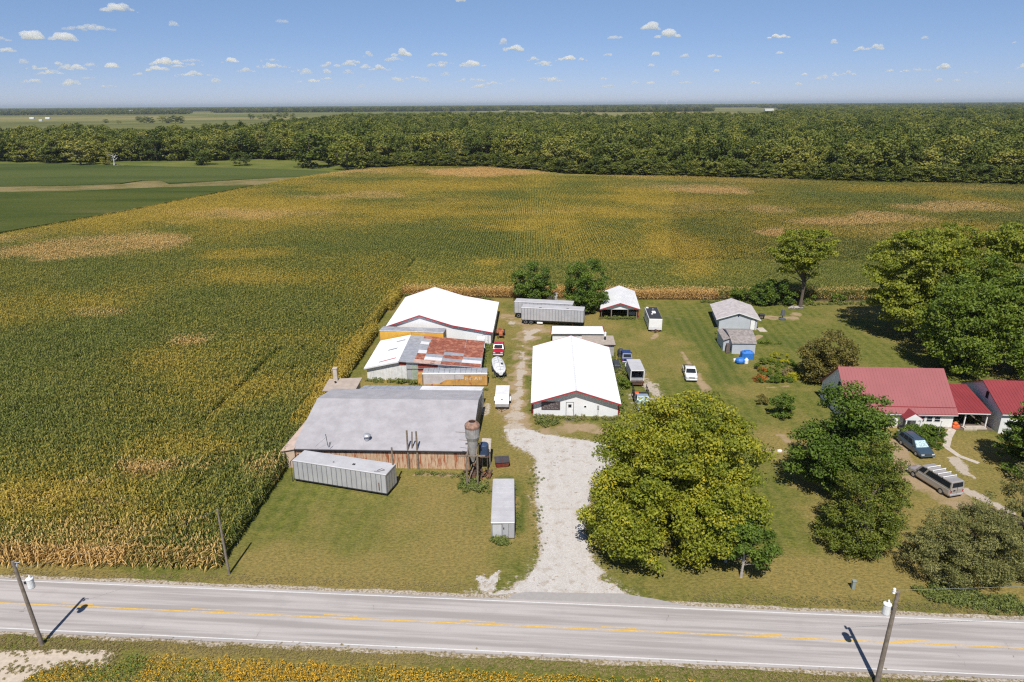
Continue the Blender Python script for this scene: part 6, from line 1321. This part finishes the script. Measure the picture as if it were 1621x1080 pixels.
# ================================================================== HOPPER, TANK, POSTS, POLES
hx0, hy0 = -4.75, 72.6
root = empty('feed_hopper', (hx0, hy0, 0), 'rusty-topped galvanised hopper held up on timber posts at the grey barn corner', 'hopper')
hm = M('hopper_steel', (.36, .35, .35), .55, .2, .18, 2, rust=.18, rustcol=(.17, .10, .07), streak=True)
m = MB(); m.lathe([(.16, 2.3), (.36, 3.0), (.5, 3.5), (.58, 4.4), (.66, 5.2), (.84, 5.7), (.87, 6.9), (.87, 7.0)], 0, 0, 22); build('body', m, hm, root, world=False, smooth=False)
m = MB(); n = 22; rs = [[(rr_ * math.cos(2 * math.pi * k / n), rr_ * math.sin(2 * math.pi * k / n), z_) for k in range(n)] for rr_, z_ in ((.89, 6.85), (.92, 7.1), (.86, 7.25), (.5, 7.6), (.42, 7.62), (.44, 7.5))]; m.rings(rs, False, False); build('cap', m, M('rusted_cap', (.27, .16, .115), .85, 0, .35, 4, rust=.15), root, world=False)
m = MB(); m.lathe([(.43, 7.3), (.43, 7.45), (.02, 7.46)], 0, 0, 16); build('opening', m, dark, root, world=False)
for x_, y_ in ((-.62, -2.1), (.62, -2.1), (-.5, .6), (.5, .7)): m = MB(); m.tube([(x_, y_, 0), (x_, y_ * .98, 4.35)], .11, 7); build('leg', m, wood, root, world=False)
m = MB(); m.box(-1.7, 1.55, -2.05, -1.9, 4.05, 4.2); m.box(-.62, -.48, -2.2, .8, 4.2, 4.32); m.box(.48, .62, -2.2, .8, 4.2, 4.32); m.box(-.9, .9, .5, .65, 4.3, 4.45); m.tube([(-2.0, .5, 6.0), (-.4, 0, 6.1)], .03, 5); m.tube([(-1.6, .4, 5.0), (-.4, 0, 5.1)], .03, 5)
m.tube([(-.6, -2.1, .6), (.5, .7, 2.6)], .06, 6); build('crossbeam', m, wood, root, world=False)
m = MB(); m.tube([(.3, .2, 1.0), (.1, -.2, 2.1)], .16, 8); m.box(-.5, .3, -.9, .2, .2, 1.0); m.tube([(-1.3, 1.2, .3), (.9, -.6, 1.5)], .12, 7); build('auger', m, rust_dark, root, world=False)
root = empty('raised_tank', (-3.55, 74.6, 0), 'dark blue tank on a stand behind the hopper', 'tank')
m = MB(); m.lathe([(.1, 2.1), (.6, 2.15), (.62, 2.3), (.62, 3.5), (.55, 3.62), (.1, 3.7)], 0, 0, 18); build('tank', m, M('dark_blue_tank', (.035, .06, .12), .5, 0, .2), root, world=False)
m = MB()
for sx in (-.45, .45):
    for sy in (-.45, .45): m.tube([(sx, sy, 0), (sx, sy, 2.15)], .07, 6)
m.box(-.6, .6, -.6, .6, 2.0, 2.1); build('stand', m, rust_dark, root, world=False)
m = MB(); m.slab((-3.9, 75.2, 2.35), (-2.75, 75.2, 2.25), (-2.7, 78.4, 2.35), (-3.9, 78.4, 2.45), .12); m.box(-3.9, -2.8, 78.2, 78.35, 0, 2.3); m.box(-2.9, -2.8, 75.4, 75.5, 0, 2.15); m.box(-3.85, -3.75, 75.4, 75.5, 0, 2.15)
tag(build('lean_to_canopy', m, conc, None), 'narrow pale slab canopy beside the dark blue tank', 'canopy')
m = MB(); r_ = random.Random(4)
for i in range(10): x_ = -3.6 + r_.uniform(-.8, .8); y_ = 72.9 + r_.uniform(-.8, .8); a = r_.uniform(0, 3); l_ = r_.uniform(.5, 1.3); m.tube([(x_, y_, .15), (x_ + math.cos(a) * l_, y_ + math.sin(a) * l_, r_.uniform(.2, 1.0))], r_.uniform(.06, .16), 6)
tag(build('scrap_pile', m, rust_dark, None), 'pile of dark scrap metal under the dark blue tank', 'scrap')
# loose timber posts
def post(x, y, h, r, label, lean=0): m = MB(); m.tube([(x, y, -.1), (x + lean, y, h)], [r, r * .85], 8); tag(build('timber_post', m, wood, None), label, 'post')
post(-12.9, 74.95, 5.3, .13, 'left one of the two tall timber posts against the rust-streaked wall'); post(-11.75, 74.9, 5.2, .13, 'right one of the two tall timber posts against the rust-streaked wall')
post(-14.05, 70.8, 5.2, .12, 'timber post standing at the right end of the slanting semi-trailer body')
post(-12.55, 75.2, 5.0, .10, 'thinner post right beside the left tall timber post', .25)
def pole(name, label, x, y, h, r, tx=0, ty=0, mat=None):
    root = empty(name, (x, y, 0), label, 'utility pole'); m = MB(); m.tube([(0, 0, -.2), (tx * .5, ty * .5, h * .5), (tx, ty, h)], [r, r * .88, r * .72], 12); build('pole', m, mat or pole_wood, root, world=False); return root
gl_ = G2(67, 1021); pl = pole('utility_pole', 'leaning-looking utility pole with a white transformer at the left roadside', gl_[0], gl_[1], 8.45, .17, -.35, -.1)
def transformer(root, x, y, z, s=1.0):
    m = MB(); m.lathe([(.05, z - .5 * s), (.24 * s, z - .48 * s), (.26 * s, z - .4 * s), (.26 * s, z + .35 * s), (.29 * s, z + .37 * s), (.27 * s, z + .43 * s), (.06, z + .5 * s)], x, y, 16); o = build('transformer', m, M('transformer_paint', (.74, .75, .77), .5), root, world=False)
    m = MB(); m.lathe([(.04, z + .45 * s), (.09, z + .5 * s), (.05, z + .58 * s), (.09, z + .64 * s), (.04, z + .75 * s)], x + .05, y, 8); build('bushing', m, plain_white, o, world=False)
    m = MB(); m.box(min(x, 0), max(x, 0), -.06, .06, z - .1, z + .1); build('bracket', m, dark, root, world=False)
transformer(pl, .5, 0, 6.3, 1.0)
m = MB(); m.tube([(-.35, -.1, 8.3), (.2, -.1, 8.35)], .04, 6); m.lathe([(.04, 7.9), (.09, 7.95), (.09, 8.1), (.04, 8.2)], -.1, -.1, 8); m.tube([(.5, 0, 6.8), (.75, 0, 6.4), (.8, 0, 5.9)], .02, 5); build('insulator', m, galv, pl, world=False)
gr_ = G2(1387, 1084); pr2 = pole('utility_pole', 'utility pole with a white transformer at the right roadside', gr_[0], gr_[1], 8.75, .19, .15, 0)
transformer(pr2, -.45, 0, 7.25, 1.05)
m = MB(); m.tube([(.13, 0, 8.6), (-.12, .1, 8.75)], .05, 6); m.lathe([(.05, 8.5), (.11, 8.56), (.06, 8.66), (.12, 8.74), (.1, 8.95), (.03, 9.0)], -.1, .1, 10); build('insulator', m, plain_white, pr2, world=False)
m = MB(); m.tube([(.2, .0, 0), (.24, .0, 6.8)], .025, 5); build('ground_wire', m, plain_white, pr2, world=False)
gs_ = G2(363, 909); pole('service_pole', 'shorter bare utility pole at the corner of the corn field', gs_[0], gs_[1], 7.25, .12, -.1, 0)
def wire(name, label, a, b_, sag, r=.008):
    m = MB(); pts = [tuple(a[k] + (b_[k] - a[k]) * t - (4 * sag * t * (1 - t) if k == 2 else 0) for k in range(3)) for t in np.linspace(0, 1, 17)]; m.tube(pts, r, 5); tag(build(name, m, M('wire_cable', (.22, .25, .24), .5), None), label, 'wire')
wire('power_line', 'single wire running right from the right roadside pole', (gr_[0] + .05, gr_[1], 8.9), (78, 46.0, 8.6), .7, .012)
wire('service_wire', 'thin service wire from the left roadside pole to the short pole', (gl_[0] - .2, gl_[1], 7.6), (gs_[0] - .1, gs_[1], 7.1), .4, .007)
# pedestal, thin mast, fence
x_, y_ = G2(1350, 932); m = MB(); m.cham(x_ - .16, x_ + .16, y_ - .14, y_ + .14, 0, .85, .03); m.cham(x_ - .19, x_ + .19, y_ - .17, y_ + .17, .85, .97, .03); tag(build('utility_pedestal', m, M('grey_green_cabinet', (.22, .26, .24), .6), None), 'small grey-green utility pedestal on the roadside lawn', 'pedestal')
x_, y_ = G2(1482, 701); m = MB(); m.tube([(x_, y_, 0), (x_ + .1, y_, 3.1)], .035, 6); m.lathe([(.1, 3.1), (.12, 3.2), (.02, 3.3)], x_ + .1, y_, 8); tag(build('slim_mast', m, galv, None), 'slim grey mast standing in front of the clipped hedge', 'mast')
fp = [G2(*p) for p in [(985, 474), (1110, 475), (1180, 477), (1250, 479), (1360, 478), (1470, 480)]]
root = empty('wire_fence', (fp[0][0], fp[0][1], 0), 'low wire fence with thin posts between the lawn and the corn', 'fence'); m = MB(); mp_ = MB()
for (xa, ya), (xb, yb) in zip(fp[:-1], fp[1:]):
    n = max(1, int(math.dist((xa, ya), (xb, yb)) / 2.6))
    for i in range(n): t = i / n; x_ = xa + (xb - xa) * t; y_ = ya + (yb - ya) * t; mp_ = MB(); mp_.tube([(x_, y_, 0), (x_, y_, 1.25)], .035, 5); build('fence_post', mp_, rust_dark, root)
    for z_ in (.35, .65, .95, 1.2): m.tube([(xa, ya, z_), (xb, yb, z_)], .01 if z_ < 1.2 else .02, 4)
build('fence_wire', m, dark, root)
# dark things beside the block building
x_, y_ = 18.9, 113.6; m = MB(); m.cham(x_, x_ + 1.0, y_, y_ + 1.5, .25, 1.15, .1); m.cham(x_ + .1, x_ + .9, y_ + .2, y_ + 1.2, 1.15, 1.5, .12); m.box(x_ + .1, x_ + .2, y_, y_ + 1.4, 0, .3); m.box(x_ + .8, x_ + .9, y_, y_ + 1.4, 0, .3); tag(build('compressor', m, M('dark_machine', (.06, .065, .075), .6, .2, .3, 3), None), 'dark machine against the right wall of the tan-roofed block building', 'machine')
x_, y_ = 17.3, 107.6; m = MB(); m.cham(x_, x_ + 1.1, y_, y_ + 2.6, .1, 1.0, .08)
for i in range(4): m.box(x_ + .08, x_ + 1.02, y_ + .2 + i * .6, y_ + .5 + i * .6, 1.0, 1.05)
tag(build('scrap_bin', m, M('dark_machine', (.06, .065, .075)), None), 'long dark slatted bin against the right side of the centre barn', 'bin')
for i, (px, py) in enumerate([(853, 663), (862, 664), (868, 666)]):
    x_, y_ = G2(px, py); m = MB(); m.tube([(x_, y_, 0), (x_, y_, .9 - .2 * i)], .05, 6); tag(build('bollard', m, M('dull_grey_post', (.22, .22, .23)), None), ['left', 'middle', 'right'][i] + ' one of three stubby posts below the dark sign', 'post')
# two stones of the dirt strip on the right
x_, y_ = G2(1234, 715); m = MB(); m.cham(x_ - .3, x_ + .3, y_ - .15, y_ + .2, 0, .3, .1); tag(build('stone', m, plain_white, None), 'pale stone on the bare dirt strip left of the cedar', 'stone')

# ------------------------------------------------------------------ far farm buildings and wind turbines
def far_barn(px, py, w_, d_, h, i, roofm=None):
    x_, y_ = G2(px, py); root = empty('far_barn', (x_, y_, 0), ['pale farm building standing at the foot of the left skyline', 'second pale farm building at the left skyline', 'small pale barn nearer than the other two on the left', 'pale barn on the skyline left of the centre', 'long white shed on the skyline near the centre', 'white barn on the skyline right of the long shed', 'bright white building above the middle of the wood', 'small white house on the skyline right of the bright building', 'pair-like white house beside the small skyline house', 'white building in the far field beyond the middle trees', 'pale sheds in the far field towards the right', 'tiny pale building on the right skyline'][i], 'farm building', 0)
    m = MB(); m.rings([[(-w_, 0, 0), (w_, 0, 0), (w_, 0, h), (-w_, 0, h)], [(-w_, d_, 0), (w_, d_, 0), (w_, d_, h), (-w_, d_, h)]]); build('wall', m, plain_white, root, world=False)
    m = MB(); m.rings([[(-w_ * 1.05, -1, h), (-w_ * 1.05, d_ / 2, h * 1.5), (-w_ * 1.05, d_ + 1, h)], [(w_ * 1.05, -1, h), (w_ * 1.05, d_ / 2, h * 1.5), (w_ * 1.05, d_ + 1, h)]]); build('roof', m, roofm or galv_white, root, world=False)
for i, (px, py, s) in enumerate([(50, 188.5, 1), (75, 188.5, 1), (64, 192, .7), (205, 178, 1.6), (783, 174.5, 1.6), (793, 174.5, 1.2), (868, 176, 1), (902, 173.5, 1), (911, 173.5, 1), (976, 177, .9), (1218, 175.5, 2), (1515, 171.5, 1.4)]):
    D = G2(px, py)[1]; k = D / 1080; far_barn(px, py, 3.2 * k * s, 3 * k * s, 1.6 * k * (.8 + .2 * s), i)
for i, (px, lb) in enumerate([(1057, 'wind turbine on the skyline right of the centre'), (1494, 'wind turbine on the skyline near the right edge')]):
    D = 14000; x_ = D * math.tan(math.atan((px - 810) / 1143)); root = empty('wind_turbine', (x_, D, 0), lb, 'wind turbine'); m = MB(); m.tube([(0, 0, 0), (0, 0, 95)], [3, 2], 8); build('tower', m, plain_white, root, world=False)
    m = MB()
    for k in range(3): a = R(20 + 120 * k + 40 * i); m.tube([(0, -4, 95), (math.sin(a) * 48, -4, 95 + math.cos(a) * 48)], [2.0, .5], 5)
    m.cham(-2.5, 2.5, -5, 6, 92.5, 97.5, .5); build('rotor', m, plain_white, root, world=False)

# ------------------------------------------------------------------ clouds: lumps of real volume high above
cvm = bpy.data.materials.new('cloud_vapour'); cvm.use_nodes = True; t = cvm.node_tree; t.nodes.remove(t.nodes['Principled BSDF'])
pvn = t.nodes.new('ShaderNodeVolumePrincipled'); pvn.inputs['Color'].default_value = (1, 1, 1, 1); pvn.inputs['Density'].default_value = .0035; pvn.inputs['Anisotropy'].default_value = .0
t.links.new(pvn.outputs[0], t.nodes['Material Output'].inputs['Volume'])
import bmesh
_ico = None
def ico():
    global _ico
    if _ico is None:
        bm = bmesh.new(); bmesh.ops.create_icosphere(bm, subdivisions=2, radius=1); _ico = (np.array([v.co[:] for v in bm.verts]), [tuple(v.index for v in f.verts) for f in bm.faces]); bm.free()
    return _ico
_rc = random.Random(77)
def cloud(px, py, wpx, hpx, dens, seed, label):
    alt = 1500.0; el = math.atan((166 - py - hpx * .3 + (810 - px) * .0061) / 1080) ; el = math.atan2(Hor(px) - py - hpx * .4, 1140)
    D = (alt) / math.tan(max(el, .012)); x_ = D * (px - 810) / 1143; k = D / 1143; hpx = max(hpx, 5) * (1.25 if hpx < 9 else 1.05); ww, hh = wpx * k * .56, hpx * k
    r = random.Random(seed); V, F = ico(); mv = []; mf = []; n = max(5, int(7 + wpx / 4))
    for i in range(n):
        u = r.uniform(-1, 1); s = hh * r.uniform(.22, .6) * (1 - .55 * abs(u)); c = np.array([u * (ww - s * .6), r.uniform(-.6, .6) * ww * .6, s * .55 + r.uniform(0, .45) * hh * (1 - abs(u))])
        vv = V * np.array([s * r.uniform(1, 1.5), s * 1.2, s * r.uniform(.7, .95)]); 
        vv = vv * (1 + .12 * np.sin(V[:, :1] * 5 + i) * np.cos(V[:, 2:3] * 6 + i * 2)); vv[:, 2] = np.maximum(vv[:, 2], -s * .3); b0 = len(mv)
        mv += (vv + c).tolist(); mf += [tuple(b0 + q for q in f) for f in F]
    me = bpy.data.meshes.new('cloud'); me.from_pydata(mv, [], mf); me.update(); key = round(dens, 2)
    m_ = _mc.get(('cl', key, int(hh / 60)))
    if m_ is None:
        m_ = cvm.copy(); m_.node_tree.nodes['Principled Volume'].inputs['Density'].default_value = 1.6 * dens / max(hh, 60); _mc[('cl', key, int(hh / 60))] = m_
    me.materials.append(m_); o = link('cloud', me); o.location = (x_, D, alt - 0); md = o.modifiers.new('merge', 'REMESH'); md.mode = 'VOXEL'; md.voxel_size = max(hh * .09, 8); md.use_smooth_shade = True
    tag(o, None, None, None, 'structure'); return o
CL = [(217, 24, 46, 16, .9), (77, 64, 34, 16, 1.0), (124, 66, 34, 17, .9), (165, 52, 64, 12, .5), (34, 85, 28, 8, .8), (30, 69, 22, 8, .5), (296, 47, 16, 8, .5), (462, 43, 20, 8, .25), (736, 12, 14, 11, .9), (276, 102, 60, 12, 1.0), (260, 113, 40, 8, .8), (375, 100, 28, 9, .9), (190, 108, 26, 9, .9), (135, 111, 36, 9, .8),
      (92, 118, 40, 7, .7), (320, 121, 60, 7, .6), (400, 115, 26, 6, .6), (440, 108, 50, 9, .7), (530, 106, 30, 9, .8), (558, 105, 22, 8, .7), (605, 112, 36, 8, .7), (641, 90, 32, 11, 1.0), (700, 90, 24, 9, .7), (695, 106, 30, 9, .7), (752, 105, 38, 11, 1.0), (748, 129, 44, 6, .6), (500, 131, 60, 6, .6), (590, 92, 16, 7, .5), (815, 82, 34, 12, 1.1), (800, 74, 14, 7, .5),
      (1026, 51, 30, 12, .9), (1054, 62, 38, 13, 1.1), (972, 66, 24, 7, .6), (1224, 64, 30, 9, 1.1), (1223, 2, 20, 7, 1.0), (905, 97, 44, 9, .8), (846, 98, 18, 7, .7), (1035, 91, 14, 6, .9), (1080, 93, 14, 6, .7), (1127, 93, 20, 6, .8), (1310, 73, 12, 6, .6), (1375, 81, 32, 9, 1.0), (1350, 84, 16, 6, .6), (1486, 110, 22, 7, .9), (1427, 115, 16, 5, .8), (1402, 115, 16, 5, .6), (1447, 66, 10, 6, .5), (1228, 88, 12, 6, .7),
      (960, 91, 14, 6, .6), (1030, 107, 16, 5, .6), (1131, 116, 10, 4, .7), (1317, 122, 12, 4, .6), (1193, 133, 16, 5, .7), (1262, 136, 12, 4, .5), (1481, 130, 12, 4, .5), (1510, 129, 12, 4, .5), (865, 127, 22, 4, .5), (956, 127, 12, 4, .5), (1030, 134, 16, 4, .5), (180, 138, 24, 5, .5), (230, 120, 20, 5, .5), (150, 126, 20, 4, .4), (0, 125, 16, 6, .7), (660, 126, 30, 5, .5), (585, 110, 18, 6, .6), (1270, 121, 10, 4, .5), (1590, 73, 10, 5, .4)]
for i in range(46):
    q = _rc.random(); px = _rc.uniform(40, 900) if i < 30 else _rc.uniform(0, 1621); CL.append((px, _rc.uniform(96, 140), _rc.uniform(12, 34), _rc.uniform(4, 8), _rc.uniform(.25, .6)))
for i, c_ in enumerate(CL): cloud(*c_[:4], c_[4], 300 + i, '')
# ------------------------------------------------------------------ haze
hzm = bpy.data.materials.new('haze_air'); hzm.use_nodes = True; t = hzm.node_tree; t.nodes.remove(t.nodes['Principled BSDF'])
hv = t.nodes.new('ShaderNodeVolumePrincipled'); hv.inputs['Color'].default_value = (.68, .78, 1.0, 1); hv.inputs['Density'].default_value = 0.000042; hv.inputs['Anisotropy'].default_value = .2
t.links.new(hv.outputs[0], t.nodes['Material Output'].inputs['Volume'])
m = MB(); m.box(-75000, 75000, -3500, 115000, -1.2, 150.0); tag(build('haze', m, hzm, None), 'thin pale blue haze over the distant farmland', None, None, 'stuff')

for i, (px, py, r_, h) in enumerate([(1514, 676, .45, 1.3), (1535, 672, .5, 1.4), (1552, 676, .4, 1.1)]):
    x_, y_ = G2(px, py); tree('potted_plant', ['leafy plant at the left side of the breezeway', 'leafy plant in the middle of the breezeway', 'leafy plant at the right side of the breezeway'][i], x_, y_ + .8, [ell(0, 0, h * .55, r_, r_, h * .5)], h, .04, 8, 700, .09, .3, lm_mid, 400 + i, cat='plant', nl=3)
